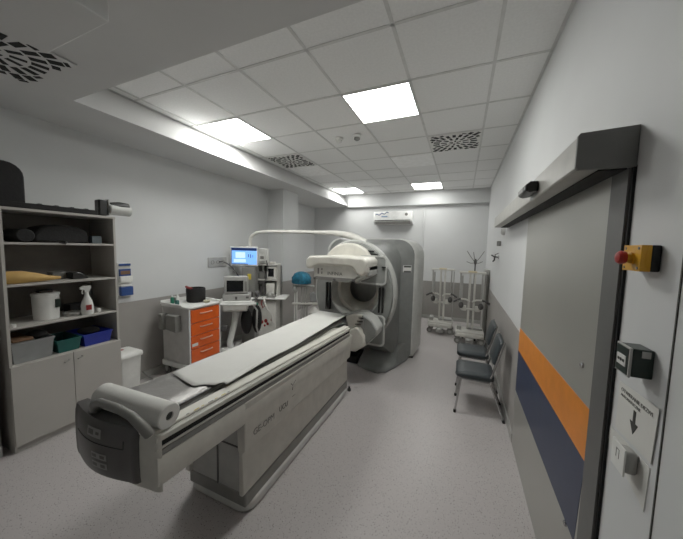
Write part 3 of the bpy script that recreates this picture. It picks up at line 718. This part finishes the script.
# lower skirt & foot
m = MB()
F0 = [(-1.26, 3.56), (-1.12, 3.49), (-.96, 3.45), (-.85, 3.52), (-.76, 3.74), (-.66, 4.10), (-1.26, 4.10)]
F1 = [(-1.24, 3.60), (-1.10, 3.58), (-.98, 3.60), (-.89, 3.70), (-.80, 3.90), (-.70, 4.12), (-1.24, 4.12)]
zt = [.10, .09, .08, .10, .17, .28, .30]
m.loft([[(x, y, .0) for x, y in F0], [(x, y, .05) for x, y in F0], [(x, y, z) for (x, y), z in zip(F1, zt)]])
W(m.build('foot', 'gantd', bevel=.02, seg=3), ga)
W(MB().box(-1.95, -1.28, 3.62, 4.10, .0, .12).build('under_base', 'black', bevel=.02), ga)
W(MB().box(-.76, -.60, 4.20, 4.60, 0, .05).build('floor_plate', 'black', bevel=.01), ga)
# upper detector head
he = W(MB().build('detector_head', 'cream'), ga) if False else None
def head_profile():
    x0, x1, zt_, zb, zm = -1.725, -.955, 1.545, 1.385, 1.435
    return [(x0+.02, zb), (x0, zb+.03), (x0, zt_-.05), (x0+.05, zt_-.005), (x0+.3, zt_+.01), (x1-.04, zt_-.005), (x1, zt_-.04), (x1, zb-.02), (x1-.05, zb-.055), (x1-.12, zb-.03), (x1-.17, zm-.01), (x1-.22, zm), (x0+.17, zm), (x0+.13, zm-.01), (x0+.08, zb)]
upper = W(MB().prism(head_profile(), 'y', 2.90, 3.37).build('detector_head', 'cream', bevel=.028, seg=4), ga)
hf = MB().prism([(-1.62, 1.29), (-1.13, 1.28), (-1.03, 1.34), (-1.03, 1.45), (-1.62, 1.45)], 'y', 2.93, 3.36).build('head_lower_panel', 'offw', bevel=.008); hf.parent = upper
hg = MB().prism([(-1.60, 1.262), (-1.18, 1.25), (-1.10, 1.285), (-1.10, 1.30), (-1.60, 1.30)], 'y', 2.925, 3.36).build('collimator_plate', 'mgrey', bevel=.004); hg.parent = upper
hs = MB().box(-.973, -.955, 3.02, 3.36, 1.33, 1.44).prism([(-1.13, 1.28), (-1.03, 1.335), (-.975, 1.36), (-.975, 1.32), (-1.08, 1.26)], 'y', 2.98, 3.36).build('head_side_cover', 'gantl', bevel=.006); hs.parent = upper
ht = text('lettering', 'INFINIA', .056, 'ink', basis((-1.44, 2.928, 1.325), (1, 0, 0), (0, 0, 1))); ht.parent = upper; ht.matrix_parent_inverse = Matrix.Identity(4)
hl = MB().box(-1.57, -1.55, 2.927, 2.93, 1.33, 1.40).box(-1.52, -1.505, 2.927, 2.93, 1.33, 1.36).box(-1.52, -1.505, 2.927, 2.93, 1.375, 1.40).build('status_marks', 'mgrey'); hl.parent = upper
for x in (-1.62, -1.36, -1.12):
    hk = MB().box(x, x+.03, 2.915, 2.93, 1.262, 1.288).build('latch', 'dgrey', bevel=.003); hk.parent = upper
# lower detector head
lowp = [(-1.60, .45), (-1.60, .66), (-1.27, .66), (-1.25, .835), (-1.18, .86), (-1.06, .87), (-.93, .80), (-.86, .70), (-.87, .62), (-1.0, .48), (-1.12, .42), (-1.45, .40)]
lower = W(MB().prism(lowp, 'y', 3.10, 3.36).build('detector_head', 'gantl', bevel=.02, seg=3), ga)
lc = MB().prism([(-1.60, .44), (-1.60, .66), (-1.20, .66), (-1.10, .72), (-1.06, .70), (-1.0, .62), (-.99, .50), (-1.10, .42), (-1.45, .40)], 'y', 3.02, 3.12).build('head_front_shell', 'cream', bevel=.02, seg=3); lc.parent = lower
ls = MB().prism([(-1.20, .66), (-1.10, .73), (-1.04, .86), (-1.16, .855), (-1.25, .82)], 'y', 3.06, 3.11).build('head_top_shell', 'cream', bevel=.01); ls.parent = lower
lg = MB().prism([(-1.03, .62), (-1.02, .845), (-.93, .79), (-.87, .70), (-.88, .62), (-.98, .51)], 'y', 3.075, 3.115).build('head_side_cover', 'gant', bevel=.01); lg.parent = lower
lk = MB().box(-1.12, -1.05, 3.05, 3.065, .74, .75).box(-1.10, -1.03, 3.05, 3.065, .78, .79).box(-1.08, -1.02, 3.05, 3.065, .82, .83).build('control_keys', 'ink'); lk.parent = lower

# boom arm with monitor
bm_ = empty('monitor_boom', 'long white curved boom arm reaching left from the scanner top', 'boom arm', (-1.3, 3.7, 1.70))
pts = [(-1.22, 3.62, 1.71), (-1.32, 3.60, 1.77), (-1.42, 3.58, 1.81), (-1.62, 3.56, 1.845), (-1.95, 3.55, 1.855), (-2.4, 3.55, 1.865), (-2.86, 3.55, 1.865), (-3.01, 3.55, 1.85), (-3.10, 3.55, 1.80), (-3.135, 3.55, 1.74), (-3.14, 3.55, 1.60)]
rr = [.06, .055, .05, .038, .026, .026, .026, .026, .026, .026, .026]
W(MB().tube(pts, rr, 14).build('arm', 'offw', smooth=60), bm_)
mn = empty('boom_monitor', 'flat screen monitor with glowing blue display hanging at the boom end', 'monitor', (-3.20, 3.50, 1.475), rz=28); mn.scale = (.88, 1, 1)
L(MB().box(-.255, .235, -.02, .02, -.16, .155), 'bezel', 'white', mn, bevel=.012)
L(MB().box(-.235, .215, -.0225, -.02, -.135, .13), 'display', 'screenb', mn)
L(MB().box(-.235, .215, -.0235, -.0225, .085, .13).box(-.235, -.225, -.0235, -.0225, -.135, .13).box(-.235, .06, -.0235, -.0225, -.135, -.12), 'display_dark_bar', 'screend', mn)
L(MB().box(-.16, .01, -.0240, -.0225, -.03, .06).box(-.19, .02, -.0240, -.0225, -.10, -.05), 'display_window', 'screenw', mn)
L(MB().box(.06, .075, -.0245, -.0235, -.02, .03).box(.10, .115, -.0245, -.0235, -.03, .03).box(.14, .15, -.0245, -.0235, -.02, .02), 'display_marks', 'screend', mn)
L(MB().box(-.06, .06, .02, .05, -.08, .12), 'mount_plate', 'lgrey', mn, bevel=.004)

# ------------------------------------------------------------------ patient table
pt = empty('patient_table', 'long cream and grey scanner patient table on a pedestal, dark grey near end', 'patient table', (-1.4, 1.8, 0))
def TT(p):   # the table top dips slightly toward the scanner
    x, y, z = p
    return (x + .010*(y-.7), y, z-.042*(y-.7)*min(1, z/.6))
def TB(mb, name, m, par, **k):
    mb.v = [TT(p) for p in mb.v]
    o = mb.build(name, m, **k); 
    if par is pt: return W(o, pt)
    o.parent = par; return o
def ysplit_prism(prof, y0, y1, n=1, xs=None):
    return MB().prism(prof, 'y', y0, y1)
YN, YR = .69, 2.77    # near end of the straight beam, far end of rails
xr, xl = -1.09, -1.665
def beam_prof(xr, xl, zt=.868, zb=.625):
    # right side then left side; open top, outer skin with grooves on the right
    return [(xr-.03, zb), (xr-.004, zb+.025), (xr, zb+.05), (xr, .765), (xr-.004, .772), (xr-.012, .775), (xr-.012, .800), (xr-.004, .803), (xr-.004, .812),
            (xr-.03, .815), (xr-.03, .835), (xr-.004, .838), (xr-.004, .858), (xr-.02, zt), (xr-.075, zt), (xr-.085, .84), (xl+.03, .84), (xl+.025, .855), (xl+.01, .855), (xl, .845), (xl, zb+.05), (xl+.03, zb)]
TB(MB().prism(beam_prof(xr, xl), 'y', YN, YR), 'beam', 'tablew', pt, bevel=.003)
# dark groove and grey inlay
TB(MB().box(xr-.03, xr-.006, YN+.02, YR-.01, .816, .834), 'side_groove', 'slot', pt)
TB(MB().box(xr-.012, xr-.003, YN+.02, YR-.01, .776, .799), 'side_inlay', 'mgrey', pt)
TB(MB().box(xr-.085, xr-.02, YN-.02, YR+.005, .866, .880), 'side_rail', 'cream', pt, bevel=.006)
for k in range(7):
    TB(MB().box(xr-.028, xr-.024+.002*(k % 2), .84+.04*k, .855+.04*k+.012*(k % 2), .8795, .8806), 'rail_marking', 'yel' if k % 3 else 'inkg', pt)
# near end nose
def nose(x0, x1, yb, yn, r, n=8):
    out = [(x1, yb)]
    for k in range(n+1):
        a = PI/2*k/n; out.append((x1-r+r*math.cos(a), yn+r*.55+.05-(r*.55)*math.sin(a)-.0))
    m_ = 10
    for k in range(1, m_):
        t_ = k/m_; out.append((x1-r+(x0+r-x1+r)*t_, yn+.05-.035*math.sin(PI*t_)))
    for k in range(n+1):
        a = PI/2*(1-k/n); out.append((x0+r-r*math.cos(a), yn+r*.55+.05-(r*.55)*math.sin(a)))
    out.append((x0, yb))
    return out
def scaled(prof, cx, cy, s): return [(cx+(x-cx)*s, cy+(y-cy)*s) for x, y in prof]
YB_ = YN+.02
def kz(z, tab):
    for (z0, k0), (z1, k1) in zip(tab[:-1], tab[1:]):
        if z0 <= z <= z1: return k0+(k1-k0)*(z-z0)/(z1-z0)
    return tab[-1][1]
def shear(prof, k, yb): return [(x, yb-(yb-y)*k) for x, y in prof]
TS = [(.62, .62), (.64, .84), (.68, .96), (.75, 1.0), (.83, .97), (.862, .88), (.870, .76)]
N = nose(xl, xr, YB_, .630, .05)
TB(MB().loft([[(x, y, z) for x, y in shear(N, k, YB_)] for z, k in TS]), 'nose_shell', 'tablew', pt, smooth=50)
TC = [(.655, .90), (.68, .965), (.75, 1.0), (.83, .975), (.87, .93), (.893, .80)]
N2 = nose(xl+.035, xr-.085, YB_, .600, .03)
TB(MB().loft([[(x, y, z) for x, y in shear(N2, k, YB_)] for z, k in TC]), 'end_cap', 'dgrey', pt, smooth=50)
N3 = nose(xl+.07, xr-.16, YN+.10, .660, .06)
TB(MB().loft([[(x, y, .870) for x, y in N3], [(x, y, .886) for x, y in scaled(N3, -1.38, YN+.05, .94)]]), 'end_cap_top', 'dgrey', pt, bevel=.006)
def capy(x, z, off):
    t_ = min(1, max(0, (x-(xl+.065))/((xr-.115)-(xl+.065))))
    y = .600+.05-.035*math.sin(PI*t_)
    return YB_-(YB_-y)*kz(z, TC)-off
def capquad(x0, x1, z0, z1, off, name, m):
    vs = []
    for i in range(5):
        x = x0+(x1-x0)*i/4
        for z in (z0, (z0+z1)/2, z1): vs.append((x, capy(x, z, off), z))
    fs = [(i*3+j, i*3+3+j, i*3+4+j, i*3+1+j) for i in range(4) for j in range(2)]
    TB(MB().add(vs, fs), name, m, pt)
# seam of the hatch
TB(MB().tube([(x, capy(x, .80, .0005), .80+.0) for x in [xl+.11+.036*i for i in range(10)]] + [(xr-.14, capy(xr-.14, .83, 0), .835)], .0022, 6), 'hatch_seam', 'black', pt)
capquad(-1.43, -1.34, .825, .865, .0025, 'warning_label', 'label')
capquad(-1.40, -1.31, .735, .762, .0025, 'warning_label', 'label')
capquad(-1.40, -1.31, .695, .722, .0025, 'warning_label', 'label')
for (x0, x1, z0, z1) in ((-1.42, -1.385, .835, .857), (-1.37, -1.35, .84, .852), (-1.395, -1.365, .742, .756), (-1.345, -1.32, .742, .756), (-1.395, -1.365, .701, .716), (-1.345, -1.32, .701, .716)):
    capquad(x0, x1, z0, z1, .0035, 'warning_symbol', 'dgrey')
# handle
hpt = [(-1.47, .668, .885), (-1.452, .655, .92), (-1.43, .645, .945), (-1.37, .638, .972), (-1.25, .635, .980), (-1.16, .640, .966), (-1.12, .652, .93), (-1.11, .675, .885)]
TB(MB().tube(hpt, [.02, .018, .017, .016, .016, .017, .019, .021], 12), 'handle', 'mgrey', pt, smooth=60)
# mattress
mp = [(-1.64, .845), (-1.64, .885), (-1.60, .898), (-1.30, .898), (-1.235, .885), (-1.235, .845)]
def drift(mb):
    mb.v = [(x-.05*(y-.9), y, z) for x, y, z in mb.v]; return mb
mm = MB(); ny = 40
mprof = [(-1.605, .845), (-1.605, .872), (-1.58, .884), (-1.48, .880), (-1.35, .880), (-1.25, .884), (-1.222, .872), (-1.222, .845)]
mm.loft([[(x, .80+2.44*k/ny, z+(.004*math.sin(k*1.9+x*20)+.003*math.sin(k*.7-x*33))*(z > .86)) for x, z in mprof] for k in range(ny+1)])
TB(drift(mm), 'mattress', 'vinyl', pt, smooth=80)
TB(drift(MB().prism([(-1.635, .842), (-1.635, .860), (-1.20, .860), (-1.19, .842)], 'y', .80, 3.27)), 'pallet', 'mgrey', pt, bevel=.006)
TB(drift(MB().cyl((-1.222, .85, .878), (-1.222, 3.2, .878), .007)), 'mattress_piping', 'dgrey', pt)
# pedestal
PX1, PX0 = -1.115, -1.60
W(MB().box(PX0+.02, PX1-.06, 1.245, 2.80, .12, .66).build('pedestal', 'dgrey', bevel=.01), pt)
W(MB().box(PX0+.01, PX1-.03, 1.225, 1.245, .13, .66).build('pedestal_front_panel', 'lgrey', bevel=.006), pt)
W(MB().box(PX0+.25, PX0+.26, 1.220, 1.226, .14, .62).box(PX0+.01, PX1-.03, 1.220, 1.226, .43, .438).build('panel_joint', 'dgrey'), pt)
sp = MB()
# right cladding with a fold line; slightly flared
sp.loft([[(PX1-.035, 1.20, .15), (PX1-.01, 1.20, .15), (PX1-.01, 2.83, .15), (PX1-.035, 2.83, .15)],
         [(PX1-.035, 1.20, .16), (PX1+.0, 1.20, .17), (PX1+.0, 2.83, .17), (PX1-.035, 2.83, .17)],
         [(PX1-.035, 1.20, .42), (PX1-.01, 1.20, .42), (PX1-.01, 2.83, .40), (PX1-.035, 2.83, .40)],
         [(PX1-.035, 1.19, .45), (PX1+.022, 1.19, .45), (PX1+.022, 2.84, .43), (PX1-.035, 2.84, .43)],
         [(PX1-.035, 1.18, .80), (xr+.006, 1.18, .752), (xr+.022, 2.84, .682), (PX1-.035, 2.84, .70)]])
W(sp.build('side_cladding', 'tablew', bevel=.006), pt)
sp = MB().box(PX0-.01, PX0+.03, 1.20, 2.83, .15, .70)
W(sp.build('side_cladding', 'tablew', bevel=.006), pt)
W(MB().box(PX0-.0, PX1-.004, 1.22, 2.84, .06, .15).build('base_band', 'mgrey', bevel=.01), pt)
bp_ = rrect(PX0-.03, PX1+.008, 1.225, 2.87, .09)
W(MB().prism(bp_, 'z', 0, .075).build('base_foot', mat('kick_rail', 'c2c1bd', .35, metal=.2), bevel=.022, seg=3), pt)
for (x, y) in ((PX1-.0, 2.90), (PX0, 1.30)):
    W(MB().lathe([(.022, 0), (.022, .02), (.012, .03), (.012, .05)], (x, y, .0), 14).build('levelling_foot', 'black'), pt)
# text on cladding
def tl(s_, y, z, size, m_='ink'):
    o = text('lettering', s_, size, m_, basis((PX1+.0345, y, z), (0, 1, -.03), (0, 0, 1)))
    W(o, pt)
tl('GE-OPM', 1.245, .520, .056, 'inkg'); tl('UCU', 1.50, .525, .05, 'ink'); tl('_', 1.66, .565, .08, 'inkg')
W(MB().tube([(PX1+.033, 1.64, .665), (PX1+.033, 1.665, .64), (PX1+.033, 1.70, .665)], .004).box(PX1+.028, PX1+.034, 1.662, 1.668, .605, .64).build('emblem', 'inkg'), pt)

# paper sheet over the mattress
def sheet():
    nx, ny = 28, 60
    vs = []; fs = []
    for j in range(ny+1):
        v = j/ny
        for i in range(nx+1):
            u = i/nx
            xl_ = -1.562-.115*v; xr_ = -1.150-.13*v - .006*math.sin(9*v)
            K = ((0, 1.09), (.3, 1.06), (.63, 1.03), (.72, 1.07), (.85, 1.085), (.93, 1.12), (1.0, 1.115))
            for (u0, a0), (u1, a1) in zip(K[:-1], K[1:]):
                if u0 <= u <= u1: y0 = a0+(a1-a0)*(u-u0)/(u1-u0)
            y = y0 + (3.22-y0)*v
            x = xl_ + (xr_-xl_)*u
            z = .8905 - .042*(y-.7) + .0025*math.sin(11*y+3*u) + .003*math.sin(5*u+2.3*y) + .024*v
            if u > .86: z += .004*math.sin(6*y) + .006
            vs.append((x, y, z))
    n0 = len(vs)
    for j in range(ny):
        for i in range(nx):
            a = j*(nx+1)+i
            fs.append((a, a+1, a+nx+2, a+nx+1))
    m = MB(); m.add(vs, fs); o = m.build('paper_sheet', 'paper', smooth=80)
    so = o.modifiers.new('solid', 'SOLIDIFY'); so.thickness = .002; so.offset = 1
    return o
tag(sheet(), 'long white disposable paper sheet spread over the patient table', 'paper sheet')
# paper roll
ro = empty('paper_roll', 'thick white paper roll lying across the near end of the patient table', 'paper roll', (-1.36, .72, .93))
a, b_ = Vector((-1.505, .715, .938)), Vector((-1.098, .752, .922))
dv = (b_-a).normalized(); Rr = .0525
up = Vector((0, 0, 1)); q = dv.cross(up).normalized(); up = q.cross(dv)
def ring(c_, r_, n=32): return [tuple(c_ + (up*math.cos(2*PI*k/n)+q*math.sin(2*PI*k/n))*r_) for k in range(n)]
m = MB(); rings = [ring(a, .018), ring(a, Rr-.004), ring(a+dv*.004, Rr), ring(b_-dv*.004, Rr), ring(b_, Rr-.004), ring(b_, .018)]
n = 32; vs = [p for r_ in rings for p in r_]; fs = []
for k in range(6):
    k2 = (k+1) % 6
    for i in range(n): fs.append((k*n+i, k*n+(i+1) % n, k2*n+(i+1) % n, k2*n+i))
m.add(vs, fs)
W(m.build('roll', 'paper', smooth=40), ro)
m = MB(); m.tube([tuple(a+dv*.004), tuple(b_-dv*.006)], .0175, 20)
W(m.build('core', 'ink', smooth=40), ro)

# ------------------------------------------------------------------ chairs
def make_chair():
    e = empty('visitor_chair', 'nearer of the two dark grey upholstered chairs with chrome legs by the right wall', 'chair', (.22, 3.155, 0), group='grey chairs along the right wall')
    # local: faces -x ; seat x -.21..+.2, y +-.19
    m = MB(); pr = rrect(-.215, .135, -.19, .19, .05)
    m.loft([[(x*.96, y*.96, .375) for x, y in pr], [(x, y, .388) for x, y in pr], [(x, y, .415) for x, y in pr], [(x*.94, y*.94, .43) for x, y in pr], [(x*.6, y*.6, .435) for x, y in pr]])
    m.build('seat', 'chairv', e, smooth=60)
    bk = MB(); mt = Matrix.Translation((.155, 0, .665)) @ Matrix.Rotation(math.radians(14), 4, 'Y')
    pr = rrect(-.18, .18, -.125, .125, .045)
    bk.loft([[(-.022, y*.93, z*.93) for y, z in pr], [(-.012, y, z) for y, z in pr], [(.012, y, z) for y, z in pr], [(.022, y*.93, z*.93) for y, z in pr]], mtx=mt)
    bk.build('backrest', 'chairv', e, smooth=60)
    for s_ in (-1, 1):
        y = s_*.175
        fl = MB().tube([(-.205, y*1.0, .0), (-.165, y, .36), (-.15, y, .375)], .0105, 10).build('leg', 'chrome', e, smooth=60)
        MB().cyl((-.205, y, 0), (-.203, y, .03), .014).build('rubber_foot', 'black', fl)
        rl = MB().tube([(.235, y, 0), (.105, y, .35), (.10, y, .42), (.13, y*1.03, .54), (.195, y*1.03, .79)], .0105, 10).build('leg', 'chrome', e, smooth=60)
        MB().cyl((.235, y, 0), (.225, y, .03), .014).build('rubber_foot', 'black', rl)
    fr = MB()
    fr.tube([(-.16, -.175, .367), (.10, -.175, .367)], .009).tube([(-.16, .175, .367), (.10, .175, .367)], .009).tube([(-.15, -.175, .367), (-.15, .175, .367)], .009).tube([(.10, -.175, .367), (.10, .175, .367)], .009)
    fr.tube([(-.175, -.175, .27), (.18, -.175, .27)], .0) if False else None
    fr.build('seat_frame', 'chrome', e, smooth=60)
    return e
c1 = make_chair()
c2 = copy_tree(c1); c2.location = (.22, 3.77, 0)
c2['label'] = 'farther of the two dark grey upholstered chairs, nearer the back wall'

# ------------------------------------------------------------------ collimator carts
def make_ccart():
    e = empty('collimator_cart', '', 'equipment cart', (-.33, 5.9, 0), group='wheeled collimator carts by the back wall')
    MB().box(-.23, .23, -.20, .16, .13, .23).box(-.21, .21, -.24, -.20, .14, .20).build('chassis', 'offw', e, bevel=.01)
    MB().box(-.21, -.14, -.1, .1, .23, .30).box(-.05, .21, -.02, .14, .23, .27).build('chassis_top', 'lgrey', e, bevel=.008)
    for x in (-.05, .03): MB().box(x, x+.035, -.02, .03, .23, 1.24).build('column', 'offw', e, bevel=.004)
    MB().prism(rrect(-.22, .22, -.06, .06, .03), 'z', 1.24, 1.275).build('top_bar', 'offw', e, bevel=.006)
    MB().box(-.07, .07, -.065, .065, 1.26, 1.285).build('top_cap', mat('cap_beige', 'c9bb98', .5), e, bevel=.005)
    for x in (-.185, .165):
        MB().cyl((x, 0, .62), (x, 0, 1.24), .013).build('hanging_rod', 'lgrey', e)
    MB().box(-.19, -.14, -.03, .03, .66, 1.2).build('side_rail', 'lgrey', e, bevel=.005)
    MB().cyl((.21, .05, .25), (.21, .05, 1.22), .009).build('hanging_rod', 'lgrey', e)
    for s_ in (-1, 1):
        MB().tube([(s_*.02, -.06, .74), (s_*.08, -.08, .78), (s_*.17, -.10, .79), (s_*.26, -.12, .75)], .016, 10).build('handlebar', 'offw' , e, smooth=60)
        MB().tube([(s_*.17, -.10, .79), (s_*.22, -.11, .775), (s_*.29, -.13, .735)], .020, 10).build('grip', 'dgrey', e, smooth=60)
        MB().blob((s_*.16, -.06, .67), .045, .04, .06).build('clamp', 'dgrey', e)
        MB().box(s_*.11-.04, s_*.11+.04, -.05, .03, .57, .66).build('clamp_block', 'offw', e, bevel=.01)
    MB().box(-.17, .17, -.04, .02, .585, .615).build('cross_bar', 'offw', e, bevel=.005)
    for (x, y, r_) in ((-.19, -.17, .055), (.19, -.17, .065), (-.19, .13, .055), (.19, .13, .055)):
        w = MB().lathe([(r_, -.016), (r_, .016)], (x, y, r_), 16, 'y').build('wheel', 'mgrey', e, bevel=.006)
        MB().lathe([(r_*.45, -.02), (r_*.45, .02)], (x, y, r_), 12, 'y').build('hub', 'lgrey', w)
    MB().box(-.06, .07, -.29, -.22, .05, .14).build('brake_pedal', 'steel', e, bevel=.012)
    MB().blob((0, -.27, .11), .06, .04, .03).build('brake_cover', 'steel', e)
    return e
k1 = make_ccart(); k1['label'] = 'left of the two wheeled collimator carts against the back wall'
k2 = copy_tree(k1); k2.location = (.19, 5.45, 0); k2['label'] = 'right of the two wheeled collimator carts, in the far right corner'
# extra things at right cart: IV pole with hooks, tall rod
iv = empty('iv_pole', 'thin dark drip pole with four splayed hooks behind the right cart', 'drip pole', (.235, 5.72, 0))
MB().cyl((0, 0, .06), (0, 0, 1.42), .013).build('pole', 'dgrey', iv)
MB().blob((0, 0, 1.44), .028, .028, .06).build('hub', 'dgrey', iv)
for (dx, dz) in ((-.15, .22), (.14, .22), (-.04, .20), (-.15, .02), (.12, .03)):
    MB().tube([(0, 0, 1.42), (dx*.5, 0, 1.42+dz*.55-.02), (dx, 0, 1.42+dz)], .007).build('hook', 'mgrey', iv, smooth=60)
for k in range(5):
    a = 2*PI*k/5
    MB().tube([(0, 0, .09), (.18*math.cos(a), .18*math.sin(a), .05)], .012).build('foot', 'dgrey', iv)
    MB().lathe([(.022, -.01), (.022, .01)], (.18*math.cos(a), .18*math.sin(a), .024), 10, 'y').build('wheel', 'black', iv)
o = MB().box(.435, .47, 5.69, 5.73, 0.0, 1.22).box(.43, .48, 5.68, 5.74, 0, .03).build('grey_post', 'mgrey', bevel=.008); tag(o, 'tall slim grey post standing by the right wall behind the right cart', 'post')
o = MB().box(.41, .484, 5.75, 6.2, 0.0, 1.30).build('folded_board', 'lgrey', bevel=.01); tag(o, 'tall narrow light grey board standing against the right wall in the corner', 'board')
o = MB().cyl((-.87, 6.86, 0), (-.87, 6.86, 2.6), .02).build('wall_pipe', 'wall'); tag(o, 'thin white vertical pipe on the back wall right of the scanner', 'pipe')

# ------------------------------------------------------------------ air conditioner
ac = empty('air_conditioner', 'white wall mounted split air conditioner high on the back wall', 'air conditioner', (-1.63, YB, 2.35))
W(MB().prism([(YB-.001, 2.25), (YB-.15, 2.25), (YB-.21, 2.31), (YB-.215, 2.36), (YB-.215, 2.52), (YB-.19, 2.56), (YB-.001, 2.57)], 'x', -2.10, -1.16).build('casing', mat('ac_white', 'e6e6e4', .35), bevel=.012, seg=3), ac)
W(MB().box(-2.07, -1.2, YB-.222, YB-.19, 2.335, 2.35).build('louver_slot', 'slot'), ac)
W(MB().prism([(YB-.155, 2.255), (YB-.215, 2.32), (YB-.219, 2.318), (YB-.16, 2.25)], 'x', -2.06, -1.2).build('louver', 'lgrey'), ac)
W(MB().tube([(-2.05+.018*k, YB-.217, 2.475+.018*math.sin(k*.9)+.003*k) for k in range(19)], .010, 6).build('logo_mark', 'bluep', smooth=60), ac)
W(MB().box(-1.90, -1.75, YB-.219, YB-.214, 2.42, 2.45).build('logo_mark', mat('logo_pale', '8fa4c4', .5)), ac)
W(MB().lathe([(.035, 0), (.035, -.004)], (-1.30, YB-.214, 2.48), 16, 'y').build('round_mark', 'mgrey'), ac)

ac.location = (-1.585, YB, 2.335)

# ------------------------------------------------------------------ lighting & world
w = bpy.data.worlds.new('world'); bpy.context.scene.world = w; w.use_nodes = True
w.node_tree.nodes['Background'].inputs['Color'].default_value = (.8, .82, .85, 1)
w.node_tree.nodes['Background'].inputs['Strength'].default_value = .05
vs_ = bpy.context.scene.view_settings
vs_.view_transform = 'Standard'; vs_.look = 'None'; vs_.exposure = .42; vs_.gamma = 1.18
